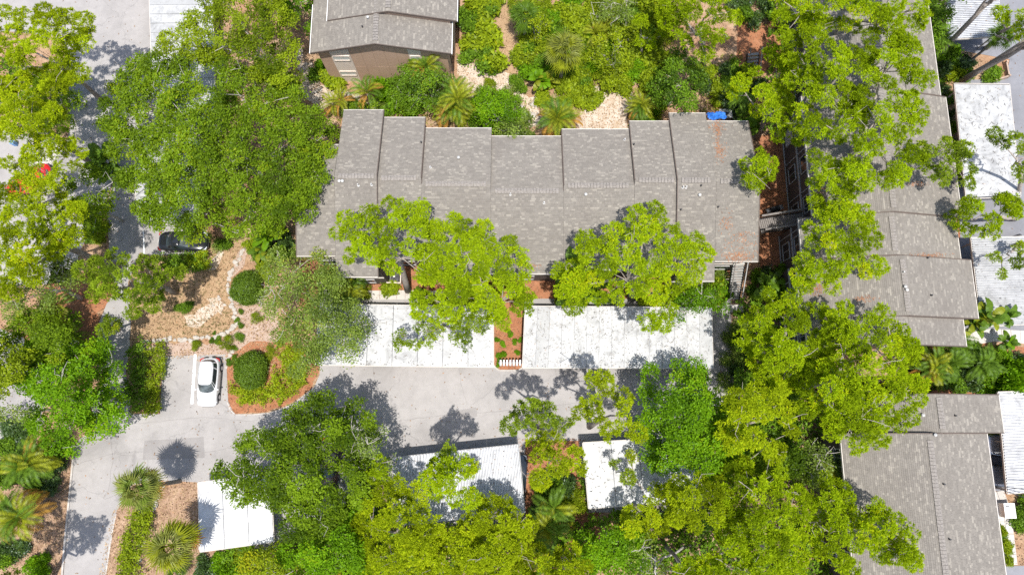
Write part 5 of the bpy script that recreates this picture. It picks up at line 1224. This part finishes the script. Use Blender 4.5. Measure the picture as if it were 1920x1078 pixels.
T('pine_tree', 'pine with a tall dark leader over the ribbed carport', [(795,880),(830,855),(870,865),(890,900),(885,935),(840,940),(800,925)], 'pine', 'pine_bright', h=13.5, drop=.08, base=(838,895))
T('pine_tree', 'single pine tuft above the ribbed carport edge at the road', [(822,838),(840,830),(852,845),(840,858),(824,855)], 'pine', 'pine_green', h=13, drop=0, lobe=.7, base=(836,880))
T('pine_tree', 'dense bright pine at the bottom centre below the ribbed carport', [(880,965),(920,940),(960,950),(995,985),(1005,1040),(980,1110),(900,1120),(830,1110),(800,1050),(840,1000)], 'pine', 'pine_yellow', h=9, drop=.02)
T('pine_tree', 'small pine tuft left of the ribbed carport corner', [(690,875),(715,865),(728,880),(715,900),(695,895)], 'pine', 'pine_bright', h=11, drop=0, lobe=.7, base=(700,920))
T('pine_tree', 'yellow pine at the bottom edge beside the red mulch', [(1000,1060),(1050,1020),(1100,1040),(1120,1078),(1110,1120),(1000,1120)], 'pine', 'pine_yellow', h=10, drop=.2)

# ------------------------------------------------------------------ palms and big leafed plants
palm(262, 914, 6.6, 'round fan palm at the lane corner casting a round shadow on the road', 'fan', ('palm_fan','palm_fan','oak_grey'), 27, 1.04, (-38, 82), stem_r=.17, dead=3)
palm(325, 1022, 6.6, 'larger fan palm at the bottom beside the small white carport', 'fan', ('palm_fan','palm_fan','palm_yellow'), 29, 1.2, (-38, 82), stem_r=.17, dead=3)
palm(1058, 98, 5.5, 'straw tipped fan palm in the overgrown garden at the top', 'fan', ('palm_fan', 'palm_yellow'), 30, 1.1, (-30, 80), stem_r=.16)
palm(985, 35, 3.5, 'dark green fan palm near the top edge by the sandy track', 'fan', ('palm_green',), 20, .95, (-20, 75), stem_r=.14)
palm(1875, 70, 4.6, 'shaded fan palm beside the top right carport', 'fan', ('palm_green',), 18, .8, (-20, 75), stem_r=.12)
palm(1130, 60, 2.2, 'small bright feather palm in the middle of the overgrown garden', 'feather', ('palm_yellow',), 11, .8, (-8, 72), 2, 'palm_tree', 'palm', None, .4, 1, .05)
palm(1020, 150, 1.8, 'leaning paddle leafed plant at the edge of the overgrown garden', 'blade', ('palm_yellow','oak_vivid'), 9, .8, (0, 75), 3, 'banana_plant', 'banana plant', None, .5, 0, .05)
palm(335, 1073, 1.0, 'low fan palm cut by the bottom edge', 'fan', ('palm_green',), 12, .6, (0, 70), stem_r=.1)
Y, G, D = 'palm_yellow', 'palm_green', 'dead_frond'
for px, py, h, sc, n, st_, mats, lab, dead in (
    (1045, 222, 4.2, 1.05, 12, 3, (Y, G, Y), 'yellowing feather palm overhanging the back eave of the long row', 3),
    (850, 185, 4.2, 1.0, 13, 4, (Y, Y, G), 'large yellow feather palm clump between the gable and the long row', 2),
    (800, 130, 4.0, .9, 11, 2, (G, Y), 'feather palm against the east end of the tan gable', 2),
    (690, 175, 3.0, .9, 12, 1, (Y, G), 'feather palm with orange old fronds below the tan gable', 3),
    (1190, 205, 2.6, .85, 13, 2, (Y, G), 'low feather palm on gravel at the back of the long row', 2),
    (645, 190, 2.0, .7, 9, 2, (Y,), 'straw coloured small palm beside the big oak', 3),
    (45, 865, 4.6, 1.05, 12, 3, (Y, G), 'feather palm clump at the left edge, upper of two', 1),
    (30, 955, 4.8, 1.15, 13, 3, (Y, Y, G), 'golden feather palm clump at the left edge, lower of two', 3),
    (60, 600, 4.2, .85, 10, 2, (Y, G), 'feather palm among dark trees west of the lane', 0),
    (110, 640, 4.0, .9, 11, 2, (G,), 'dark green feather palm west of the lane', 0),
    (655, 545, 3.0, .8, 12, 3, (Y, G), 'yellow feather palm behind the left long carport', 1),
    (1740, 680, 3.2, .85, 11, 4, (G, Y), 'row end feather palm south of the east building', 2),
    (1785, 670, 3.0, .9, 11, 3, (G,), 'dark feather palm by the pale path south of the east building', 1),
    (1855, 690, 2.6, .85, 10, 3, (G,), 'feather palm left of the bottom right carport', 0),
    (1050, 985, 3.6, 1.0, 13, 3, (G, G, Y), 'dark green feather palm in shade at the end of the red mulch', 0),
    (1570, 905, 4.2, 1.1, 12, 2, (G, Y), 'feather palm leaning on the west eave of the bottom corner row', 1),
    (665, 1062, 3.0, .9, 11, 2, (G, Y), 'feather palm at the bottom edge under the yellow pine', 2),
    (1760, 55, 3.6, .9, 11, 3, (G,), 'dark feather palm beside the roof at the top right', 1),
    (1000, 1040, 3.2, .8, 10, 2, (G, Y), 'feather palm at the bottom edge near the red mulch', 1),
    (1420, 190, 3.4, .8, 10, 2, (G,), 'shaded feather palm near the grey steps at the top', 0)):
    palm(px, py, h, lab, 'feather', mats, n, sc, (-12, 72), st_, 'palm_tree', 'palm', None, .55, dead, .06)
for px, py, h, sc, n, st_, mats, lab in (
    (1080, 490, 5.6, 1.25, 10, 5, ('palm_green', 'palm_green', 'palm_yellow'), 'broad leafed banana clump at the south eave by the round topped pine'),
    (1110, 530, 4.8, 1.2, 9, 3, ('palm_green', 'shrub_green'), 'broad leafed banana clump behind the right long carport'),
    (1060, 545, 3.6, 1.1, 9, 3, ('palm_green',), 'smaller banana plant beside the red mulch gap'),
    (1845, 588, 3.2, 1.05, 10, 4, ('palm_green', 'palm_green', 'palm_yellow'), 'large leafed plant between the east roof and the ribbed carport'),
    (1880, 590, 2.8, .8, 9, 2, ('palm_green',), 'second large leafed plant against the ribbed carport'),
    (1445, 535, 1.8, .85, 9, 3, ('palm_green', 'shrub_green'), 'glossy green plant with paddle leaves by the staircase'),
    (1470, 550, 1.6, .8, 8, 2, ('shrub_green',), 'dark paddle leafed plant under the domed pine edge'),
    (500, 470, 1.6, .8, 10, 2, ('palm_green', 'palm_yellow'), 'spiky long leafed plant at the west end of the long row'),
    (1410, 225, 2.4, .85, 9, 3, ('palm_green', 'shrub_green'), 'paddle leafed plant behind the north east corner of the long row'),
    (180, 295, 3.0, .95, 9, 4, ('shrub_green', 'palm_green'), 'dark glossy banana clump beside the lane below the leaning pine'),
    (205, 340, 2.4, .8, 8, 2, ('shrub_green', 'palm_green'), 'dark paddle leafed plant at the lane edge under the big oak'),
    (1545, 890, 2.6, .9, 8, 2, ('palm_green',), 'banana plant beside the black umbrella'),
    (500, 440, 2.6, .9, 9, 3, ('palm_green', 'oak_vivid'), 'tall paddle leafed plant between the big oak and the roof end'),
    (1890, 650, 1.6, .7, 8, 2, ('oak_vivid', 'palm_green'), 'small bright leafed plant south of the pale path')):
    palm(px, py, h, lab, 'blade', mats, n, sc, (0, 78), st_, 'banana_plant', 'banana plant', None, .45, 0, .055)

# ------------------------------------------------------------------ clipped bushes, hedges, loose shrubs
def ball(px, py, rx, h, lab, mat='hedge', seed=1):
    r = np.random.default_rng(seed); q = at(px, py, h*.7); n = int(700*rx*rx)
    d = unit(r.normal(size=(n, 3)) + np.array([0,0,.5])); d[:, 2] = np.abs(d[:, 2]) * np.where(r.random(n) < .15, -.4, 1)
    wob = 1 + .09*np.sin(d[:, 0]*4 + 1) + .09*np.sin(d[:, 1]*5 + seed) + np.where(r.random(n) < .03, .10, 0)
    C = d*np.array([rx, rx, h*.62])*wob[:, None]*r.uniform(.9, 1.03, n)[:, None] + np.array([0,0,h*.42]); C[:, 2] = np.maximum(C[:, 2], .05)
    V, tt = place(T_FINE, C, unit(d + r.normal(0,.25,(n,3))), r.uniform(.9,1.4,n), r, np.full(n, .5), .22)
    root = empty('round_bush', (q.x, q.y, 0), lab, 'bush')
    link('foliage', quick_mesh('foliage', V, 4, tt), M[mat], root)
    MB().tube([(0,0,-.1),(.05,0,h*.3),(0,.04,h*.6)], [.1,.08,.05], 7).obj('stem', M['bark_oak'], root)
ball(459, 540, 1.42, 1.9, 'clipped round dark green bush at the edge of the straw covered clearing', seed=4)
ball(467, 693, 1.50, 1.8, 'clipped round green bush on the island beside the white hatchback', seed=5)
def hedge(name, poly, h, mat, lab, seed, T_=None, n_m2=34, cat='hedge'):
    r = np.random.default_rng(seed); X, Y = grid_pts(poly, 21.5*.45, r); n = len(X)*max(1, int(n_m2*.2))
    i = r.integers(0, len(X), n); hz = h*r.uniform(.35, 1.02, n)**.6*(1 + .16*np.sin(X[i]*.11)*np.cos(Y[i]*.13)) ; z = hz
    C = at_np(X[i] + r.normal(0,4,n), Y[i] + r.normal(0,4,n), z); o = C.mean(0)*np.array([1,1,0])
    V, tt = place(T_ or T_SHRUB, C - o, unit(r.normal(0,.5,(n,3)) + np.array([0,0,1.])), r.uniform(.7,1.15,n), r, r.normal(.5,.12,n))
    root = empty(name, o, lab, cat); link('foliage', quick_mesh('foliage', V, 4, tt), M[mat], root)
    mb = MB()
    for x, y in list(zip(X, Y))[::4]:
        q = at(x, y, .3) - Vector(o); mb.tube([(q.x,q.y,-.05),(q.x+.05,q.y,h*.35),(q.x,q.y+.06,h*.75)], [.03,.025,.012], 5)
    mb.obj('stem', M['bark_oak'], root)
hedge('hedge', [(246,650),(270,642),(275,700),(268,775),(245,770),(237,735),(240,690)], 1.5, 'shrub_green', 'dark green half of the hedge island beside the open parking bay', 11)
hedge('hedge', [(275,648),(305,643),(306,670),(300,730),(296,772),(272,778),(270,740),(276,690)], 1.2, 'shrub_yellow', 'yellow green half of the hedge island beside the open parking bay', 12)
hedge('hedge', [(258,955),(290,945),(285,975),(265,1020),(255,1090),(222,1090),(228,1030),(240,980)], 1.0, 'shrub_yellow', 'low yellow green hedge running down from the lane corner fan palm', 13)
hedge('hedge', [(523,640),(560,650),(575,700),(560,735),(520,750),(470,758),(440,750),(432,725),(470,735),(510,715),(525,690)], .8, 'shrub_yellow', 'low bright hedge curving round the mulch island by the white hatchback', 14)
hedge('hedge', [(300,480),(385,478),(388,500),(340,508),(300,505)], 1.1, 'shrub_green', 'low green hedge between the black car and the clearing', 15)
hedge('hedge', [(340,478),(388,474),(390,500),(352,504)], 1.25, 'shrub_yellow', 'bright end of the low hedge in front of the black car', 16)
T('small_tree', 'tall yellow green shrub tree at the west side of the overgrown garden', [(975,20),(1030,15),(1040,60),(1010,80),(975,60)], 'thin', 'shrub_yellow', h=4.2, lobe=.62, drop=.1, dens=1.2)
T('small_tree', 'tangled lime shrub tree in the middle of the overgrown garden', [(1110,60),(1170,50),(1195,100),(1160,135),(1110,120)], 'thin', 'shrub_yellow', h=4.0, lobe=.62, drop=.12, dens=1.2)
T('small_tree', 'olive shrub tree with grey twigs at the top of the overgrown garden', [(1120,0),(1180,-10),(1200,35),(1160,50),(1120,35)], 'thin', 'oak_grey', h=4.5, lobe=.62, drop=.15, bare=.4)
T('small_tree', 'dense green shrub tree overhanging the back eave beside the gable', [(735,125),(790,105),(835,140),(835,190),(790,212),(740,205)], 'thin', 'shrub_green', h=4.8, lobe=.65, drop=.06, dens=1.3)
T('small_tree', 'bright green shrub tree overhanging the back eave in the middle', [(880,180),(935,165),(975,195),(975,235),(930,250),(885,225)], 'thin', 'oak_vivid', h=4.8, lobe=.65, drop=.08, dens=1.3)
T('small_tree', 'pale leafed shrub tree brushing the back roof edge', [(930,225),(990,215),(1000,250),(965,265),(930,250)], 'thin', 'oak_grey', h=5.2, lobe=.6, drop=.05, dens=1.3)
T('small_tree', 'green shrub tree at the top by the left roof of the garden', [(660,195),(700,190),(720,205),(690,215),(650,212)], 'thin', 'oak_green', h=5, lobe=.6, drop=.05)
B = bush_patch
UNDER = [[(1180,960),(1500,960),(1600,1090),(1180,1090)], [(680,930),(990,950),(990,1090),(680,1090)], [(1080,880),(1380,860),(1380,980),(1110,990)], [(1380,560),(1560,560),(1560,720),(1380,720)], [(420,900),(690,900),(690,1080),(420,1080)], [(1180,700),(1500,700),(1500,870),(1230,870)], [(1440,0),(1500,0),(1490,240),(1440,250)]]
Yb, Gb, Db = ('broad', 'shrub_yellow', 'yellow green'), ('bush', 'shrub_green', 'mid green'), ('bush', 'shrub_dark', 'dark green')
Vb, Fb, Ob, Sb = ('bush', 'oak_vivid', 'vivid green'), ('fine', 'oak_grey', 'grey green'), ('fine', 'oak_yellow', 'olive'), ('bush', 'shrub_yellow', 'bright yellow green')
B([(965,0),(1250,-20),(1255,110),(1230,165),(1180,165),(1120,150),(1060,150),(980,140),(965,110),(990,50)], 1.0, [Yb, Yb, Sb, Sb, Vb, Gb, Ob], 'bush in the overgrown garden at the top', 'bushes in the overgrown garden', (.75,1.25), 21)
B([(1010,130),(1110,130),(1130,185),(1050,200),(1010,185)], 1.0, [Yb, Sb, Sb], 'bush at the lower edge of the overgrown garden', 'bushes at the garden edge', (.7,1.05), 22)
B([(858,10),(930,-10),(940,60),(930,130),(890,120),(860,95)], 1.25, [Yb, Gb, Yb], 'bush beside the gabled house and the sandy track', 'bushes beside the sandy track', (.95,1.35), 23)
B([(905,120),(945,110),(950,135),(920,145)], 1.0, [Gb, Yb], 'bush at the bend of the sandy track', 'bushes at the track bend', (.7,.9), 24)
B([(960,140),(985,140),(988,165),(962,165)], .9, [Gb], 'small bush alone on the sandy ground', 'small bushes on sand', (.6,.8), 25)
B([(735,130),(800,110),(830,160),(800,205),(735,205),(700,190)], 1.15, [Gb, Gb, Fb, Vb], 'bush between the tan gable and the long row', 'bushes below the gable', (.85,1.3), 26)
B([(880,170),(950,165),(965,200),(940,235),(890,230)], 1.1, [Vb, Gb, Fb], 'bush behind the long row beside the yellow palms', 'bushes behind the long row', (.85,1.2), 27)
B([(905,225),(985,215),(995,250),(960,262),(915,248)], 1.0, [('broad','oak_grey','pale leafed')], 'bush touching the back eave of the long row', 'bushes touching the back eave', (.75,1.05), 28)
B([(1180,180),(1250,185),(1250,215),(1190,245)], 1.0, [Sb, Gb, Vb], 'bush on gravel at the back of the long row', 'bushes on gravel', (.6,.95), 71)
B([(885,140),(960,150),(975,190),(900,180)], 1.1, [Yb, Sb, Ob], 'low bush on sandy ground between track and palms', 'low bushes on sandy ground', (.4,.7), 72, drop=.45)
B([(600,140),(650,145),(655,168),(605,165)], 1.0, [Sb, Yb], 'rounded bush at the foot of the tan gable', 'bushes at the foot of the gable', (.75,1.0), 29)
B([(575,105),(605,110),(605,140),(582,150)], 1.0, [Gb, Vb], 'bush at the west corner of the tan gable', 'bushes at the gable corner', (.65,.85), 30)
B([(660,195),(740,200),(740,215),(640,225),(620,200)], 1.0, [Gb, Ob, Fb], 'bush against the stepped back roof edge near the oak', 'bushes at the back roof edge', (.7,1.0), 31)
B([(1310,130),(1420,120),(1430,190),(1380,215),(1320,200)], 1.15, [Gb, Db, Sb, Yb], 'bush in shade near the blue tarp and pine trunks', 'bushes near the blue tarp', (.7,1.1), 32)
B([(1380,-20),(1470,-20),(1470,40),(1400,60),(1380,30)], 1.3, [Gb, Db], 'bush among pine trunks at the top edge', 'bushes among the pine trunks', (.8,1.2), 33)
B([(1745,80),(1790,100),(1830,110),(1880,130),(1870,150),(1790,150),(1760,140)], 1.05, [Gb, Vb, Db, Sb], 'bush under the leaning pine trunks', 'bushes under leaning trunks', (.7,1.05), 34)
B([(1755,150),(1785,155),(1800,260),(1795,350),(1785,350),(1775,180)], 1.0, [Db, Gb], 'bush in the gap between the east roof and the stained carport', 'bushes in the gap', (.6,.8), 35)
B([(1420,500),(1490,520),(1500,560),(1420,560),(1400,530)], 1.1, [Gb, Db], 'bush beside the staircase foot and the paddle leaved plants', 'bushes by the staircase foot', (.6,.9), 36)
B([(1340,510),(1362,515),(1368,560),(1345,575),(1280,570),(1270,545)], 1.0, [Gb, Vb, Fb], 'bush left of the outdoor staircase', 'bushes left of the staircase', (.6,.95), 37)
B([(600,530),(760,540),(920,535),(985,545),(985,562),(600,562)], 1.35, [Gb, Sb, Ob], 'bush in the mulch between the long row and the left carport', 'bushes behind the left carport', (.6,.95), 38, drop=.25)
B([(1020,545),(1340,540),(1350,566),(1020,568)], 1.2, [Gb, Yb, Db], 'bush in the mulch between the long row and the right carport', 'bushes behind the right carport', (.6,1.0), 39)
B([(1360,590),(1395,610),(1400,700),(1380,740),(1355,720)], 1.2, [Db, Gb, Fb], 'bush at the east end of the right carport', 'bushes at the carport end', (.6,1.0), 40)
UNDER.append([(1385,700),(1700,720),(1600,900),(1380,900)])
B([(1715,655),(1925,660),(1925,740),(1860,745),(1720,735)], 1.3, [Gb, Vb, Db], 'bush on the strip between the two eastern roofs', 'bushes on the eastern strip', (.75,1.15), 42)
B([(1870,690),(1930,690),(1935,760),(1890,765),(1870,735)], 1.0, [Vb], 'leafy bush overhanging the bottom right carport', 'leafy bushes over the corner carport', (.95,1.3), 43, zfac=1.9)
B([(1876,975),(1890,980),(1898,1055),(1880,1050)], .8, [Gb, Sb], 'small plant between the corner roof and the paved path', 'plants along the paved path', (.4,.6), 44)
B([(1905,935),(1925,930),(1930,1000),(1912,1000)], .8, [Yb, Gb], 'shrub right of the paved path', 'shrubs right of the paved path', (.55,.8), 45)
B([(1860,820),(1872,822),(1874,835),(1862,834)], .6, [Sb], 'small shrub in the notch of the corner roof', 'shrubs in the roof notch', (.4,.55), 46)
B([(1010,905),(1060,895),(1085,930),(1070,970),(1010,960)], 1.05, [Gb, Db, Ob], 'bush on the red mulch between the lower carports', 'bushes on the lower mulch', (.75,1.1), 47)
UNDER.append([(990,970),(1110,980),(1120,1078),(1000,1078)])
B([(370,1050),(430,1045),(440,1090),(370,1090)], 1.0, [Gb, Vb, Db], 'bush below the small white carport', 'bushes below the small carport', (.6,.9), 49)
B([(440,1030),(530,1010),(560,1060),(450,1090)], 1.5, [Ob, Fb], 'scrubby bush on leaf litter at the bottom edge', 'scrubby bushes on litter', (.5,.85), 50, drop=.3)
B([(0,790),(90,800),(110,860),(90,930),(40,920),(0,900)], 1.4, [Gb, Db], 'bush around the left edge palms', 'bushes around the left palms', (.8,1.2), 51)
B([(0,990),(60,1000),(40,1050),(0,1050)], 1.2, [Gb, Db], 'bush in the bottom left corner', 'bushes in the corner', (.7,1.0), 52)
B([(60,1045),(95,1050),(95,1085),(65,1085)], 1.0, [Vb], 'bright bush at the bottom left by the road', 'bright bushes by the road', (.6,.8), 53)
UNDER.append([(60,580),(150,580),(160,690),(60,700)])
B([(140,400),(195,405),(190,460),(150,475)], 1.1, [Db, Gb, Sb], 'shrub at the lane edge under trees', 'shrubs at the lane edge', (.6,.95), 55)
B([(385,452),(440,440),(450,458),(400,478)], 1.0, [Gb, Fb], 'shrub under the big oak beside the clearing', 'shrubs beside the clearing', (.55,.85), 56)
B([(468,455),(545,440),(548,470),(490,500),(470,490)], 1.0, [Gb, Sb, Db], 'shrub by the spiky plant at the roof end', 'shrubs at the roof end', (.6,.9), 57)
B([(480,500),(505,495),(510,525),(490,530)], .8, [Sb], 'golden shrub beside the clipped round bush', 'golden shrubs by the round bush', (.45,.65), 58)
B([(630,500),(660,520),(660,545),(600,545)], 1.0, [Gb, Db], 'shrub in the corner of the stepped south eave', 'shrubs at the south eave', (.6,.9), 59)
UNDER.append([(-10,100),(120,170),(110,260),(0,280)])
for px, py, s in ((931,637,.28),(942,644,.3),(965,640,.26),(934,665,.26),(944,664,.34),(971,661,.3),(935,683,.24),(937,677,.3),(957,626,.3),(975,638,.24)):
    bush(px, py, s, 'bush', 'oak_vivid', 'small green seedling on the red mulch near the mailboxes', 'seedlings near the mailboxes', name='seedling', cat='plant')
for px, py, s in ((450,584,.3),(446,600,.26),(450,612,.34),(446,632,.42),(428,645,.55),(405,640,.4),(370,645,.5),(438,650,.3),(483,595,.5),(400,625,.2),(428,682,.35),(440,672,.3),(505,660,.5),(495,675,.5)):
    bush(px, py, s, 'fine', 'oak_yellow' if s > .45 else 'shrub_green', ('taller olive' if s > .45 else 'little green') + ' clump plant along the rock edging, ' + ('below the round bush' if py < 605 else 'at the outer corner' if px > 436 else 'above the parked car' if px < 415 else 'behind the island bush') + (', west one' if px % 2 else ''), 'little plants along the rock edging', name='clump_plant', cat='plant')
for px, py, s in ((345,580,.7),(355,573,.45),(300,560,.35),(395,640,.3)):
    bush(px, py, s, 'fine', 'shrub_green', 'scruffy weed clump on the straw covered clearing', 'weed clumps on the clearing', name='weed_clump', cat='plant')

# ------------------------------------------------------------------ uncountable cover: grass, fallen leaves, needles, twigs
def scatter_cover(name, polys, per_m2, mat, L, w, z, seed, up=.25, avoid=None, on=None):
    r = np.random.default_rng(seed); Cs = []
    for poly in polys:
        P = np.array(poly, float); A = .5*abs(np.dot(P[:,0], np.roll(P[:,1],1)) - np.dot(P[:,1], np.roll(P[:,0],1)))/(20.5**2)
        n = int(A*per_m2*1.6); x = r.uniform(P[:,0].min(), P[:,0].max(), n*2); y = r.uniform(P[:,1].min(), P[:,1].max(), n*2); m = inside(poly, x, y)
        x, y = x[m][:int(A*per_m2)], y[m][:int(A*per_m2)]; Cs.append(at_np(x, y, np.zeros(len(x))))
        if avoid:
            bad = np.zeros(len(x), bool)
            for q in avoid: bad |= inside(q, x, y)
            Cs[-1] = Cs[-1][~bad | (r.random(len(x)) < .05)]
    C = np.concatenate(Cs); n = len(C); C[:, 2] = z + r.uniform(0, .02, n)
    a = r.random(n)*2*np.pi; u = np.stack([np.cos(a), np.sin(a), r.normal(0, up, n)], 1); v = np.stack([-np.sin(a), np.cos(a), r.normal(0, up, n)], 1)
    l = (L*r.uniform(.6,1.4,n))[:, None]; ww = (w*r.uniform(.6,1.4,n))[:, None]
    V = np.stack([C - u*l/2, C + v*ww/2, C + u*l/2, C - v*ww/2], 1)
    return tag(link(name, quick_mesh(name, V, 4, np.clip(r.normal(.5,.25,n),0,1)), M[mat]), kind='stuff')
clear = [(245,490),(330,475),(400,455),(465,455),(440,520),(436,560),(445,610),(425,628),(330,640),(270,638),(246,650)]
scatter_cover('fallen_leaves', [[(-40,-40),(1960,-40),(1960,1120),(-40,1120)]], 16, 'litter', .16, .07, .052, 71, avoid=ROADS)
scatter_cover('fallen_leaves', [clear, [(436,560),(520,570),(530,700),(300,668),(425,634)], [(212,955),(250,920),(390,900),(390,1100),(180,1100)], [(1090,165),(1250,170),(1250,250),(1090,250)], [(850,100),(1000,100),(1000,245),(850,240)], [(560,90),(700,160),(700,215),(560,200)], [(915,-20),(985,-20),(985,100),(915,110)], [(60,830),(135,850),(110,1078),(60,1078)]], 40, 'litter_pale', .16, .06, .04, 72)
scatter_cover('pine_straw', [[(926,600),(984,600),(982,683),(930,683)], [(972,822),(1096,822),(1130,1000),(1080,1078),(990,1078)], [(1425,255),(1482,255),(1480,500),(1425,520)], [(424,668),(560,640),(585,728),(500,772),(430,770)]], 45, 'straw', .24, .03, .04, 73)
def grass(name, polys, per, mat, seed, sc=(.5,1.)):
    r = np.random.default_rng(seed); Cs = []
    for poly in polys: X, Y = grid_pts(poly, 20.5/math.sqrt(per), r, .9); Cs.append(at_np(X, Y, np.full(len(X), .02)))
    C = np.concatenate(Cs); n = len(C)
    V, tt = place(T_GRASS, C, np.tile([0,0,1.], (n,1)) + r.normal(0,.1,(n,3)), r.uniform(*sc, n), r, r.normal(.5,.2,n))
    tag(link(name, quick_mesh(name, V, 4, tt), M[mat]), kind='stuff')
grass('grass', [[(340,600),(440,575),(443,608),(420,627),(345,634)], [(300,545),(345,540),(340,600),(300,600)]], 12, 'grass', 81, (.4,.75))
grass('grass', [clear], 5, 'grass', 82, (.35,.8))
grass('ground_cover', [[(960,0),(1260,0),(1250,190),(1100,175),(970,165)], [(600,190),(1000,190),(1000,240),(600,230)], [(1300,100),(1420,100),(1420,210),(1300,210)]], 5, 'shrub_yellow', 83, (.8,1.5))
def undergrowth(polys, seed):
    r = np.random.default_rng(seed); Cs = []
    for poly in polys:
        X, Y = grid_pts(poly, 8.2, r, .8); bad = np.zeros(len(X), bool)
        for q in ROADS: bad |= inside(q, X, Y)
        X, Y = X[~bad], Y[~bad]; zz = .3 + 1.5*np.abs(np.sin(X*.031 + Y*.017)*np.cos(Y*.043 - X*.02)) + r.random(len(X))*.35
        Cs.append(at_np(X, Y, zz))
    C = np.concatenate(Cs); n = len(C)
    V, tt = place(T_BIG, C, np.tile([0,0,1.], (n,1)) + r.normal(0,.3,(n,3)), r.uniform(.8,1.3,n), r, r.normal(.45,.2,n))
    tag(link('undergrowth', quick_mesh('undergrowth', V, 4, tt), M['shrub_green']), kind='stuff')
undergrowth(UNDER, 85)
# twigs and needles fallen on the flat roofs, and rusty needles on the shingles
def roof_litter(key, per, mat, L, w, seed, sub=(0,1,0,1), name='fallen_twigs'):
    root, pt = CP[key]; r = np.random.default_rng(seed); A = (pt(1,0)-pt(0,0)).length*(pt(0,1)-pt(0,0)).length*(sub[1]-sub[0])*(sub[3]-sub[2]); n = int(A*per)
    u, v = r.uniform(sub[0]+.01, sub[1]-.01, n), r.uniform(sub[2]+.01, sub[3]-.01, n); C = np.array([pt(a, b, .05) for a, b in zip(u, v)])
    a = r.random(n)*2*np.pi; d = np.stack([np.cos(a), np.sin(a), np.zeros(n)], 1); s = np.stack([-np.sin(a), np.cos(a), np.zeros(n)], 1)
    l = (L*r.uniform(.4,1.5,n))[:, None]; bend = (r.normal(0,.25,n))[:, None]; ww = (w*r.uniform(.6,1.4,n))[:, None]; md = C + s*l*bend
    V = np.stack([np.stack([C-d*l/2, md - s*ww/2, md + s*ww/2], 1), np.stack([md - s*ww/2, C+d*l/2, md + s*ww/2], 1)], 1).reshape(-1,3,3)
    tag(link(name, quick_mesh(name, V, 3, np.clip(np.repeat(r.normal(.45,.3,n),2),0,1)), M[mat]), kind='stuff')
roof_litter('k2', 5, 'twig_pale', .34, .04, 91); roof_litter('k2', 8, 'twig_pale', .12, .06, 95); roof_litter('k2', 9, 'twig', .14, .05, 99, (0,1,.93,1)); roof_litter('k2', 9, 'twig', .14, .05, 90, (0,1,0,.12)); roof_litter('k1', 8, 'twig', .14, .05, 89, (0,1,.93,1)); roof_litter('k1', 3.5, 'twig', .22, .045, 92); roof_litter('k8', 4, 'twig_pale', .42, .05, 93); roof_litter('k5', 4, 'twig', .25, .05, 94)
roof_litter('k4', 3, 'litter', .2, .05, 96); roof_litter('k11', 3, 'litter', .2, .06, 97); roof_litter('k9', 3, 'twig', .2, .05, 98)
def shingle_litter(spots, axis, units_, slope, seed):
    r = np.random.default_rng(seed); Vs = []
    for (px, py, rx, ry, u, per) in spots:
        rf, w, cr, zr = units_[u][:4]; n = int(per*rx*ry*math.pi/400)
        th = r.random(n)*2*np.pi; q = np.sqrt(r.random(n))*np.abs(r.normal(.75,.25,n)); X, Y = px + rx*q*np.cos(th), py + ry*q*np.sin(th)
        for x, y in zip(X, Y):
            p = roof_point(x, y, cr, zr, axis, slope); c = np.array([p.x, p.y, p.z + .035]); a = r.random()*6.3; l = r.uniform(.08,.3)/2
            d = np.array([math.cos(a), math.sin(a), 0])*l; s = np.array([-math.sin(a), math.cos(a), 0])*.018
            k = 1 if axis == 'x' else 0; sg = -1 if (c[k] > cr) else 1
            d[2] = sg*slope*d[k]; Vs.append([c-d, c+s, c+d, c-s])
    V = np.array(Vs); tag(link('pine_straw', quick_mesh('pine_straw', V, 4, np.clip(r.normal(.5,.25,len(V)),0,1)), M['straw']), kind='stuff')
shingle_litter([(1345,250,9,55,8,45),(1352,285,14,26,8,40),(1385,482,40,12,8,50),(1362,420,20,25,8,20),(1395,440,25,10,8,20),(1345,240,30,10,8,25),(1390,460,45,30,8,12),(990,500,30,10,4,30)], 'x', main_roofs, SL, 61)
shingle_litter([(1740,480,50,6,2,60),(1620,560,30,8,3,40),(1530,540,25,20,3,40),(1540,360,18,20,1,50),(1720,345,25,8,1,40)], 'y', er, .25, 62)
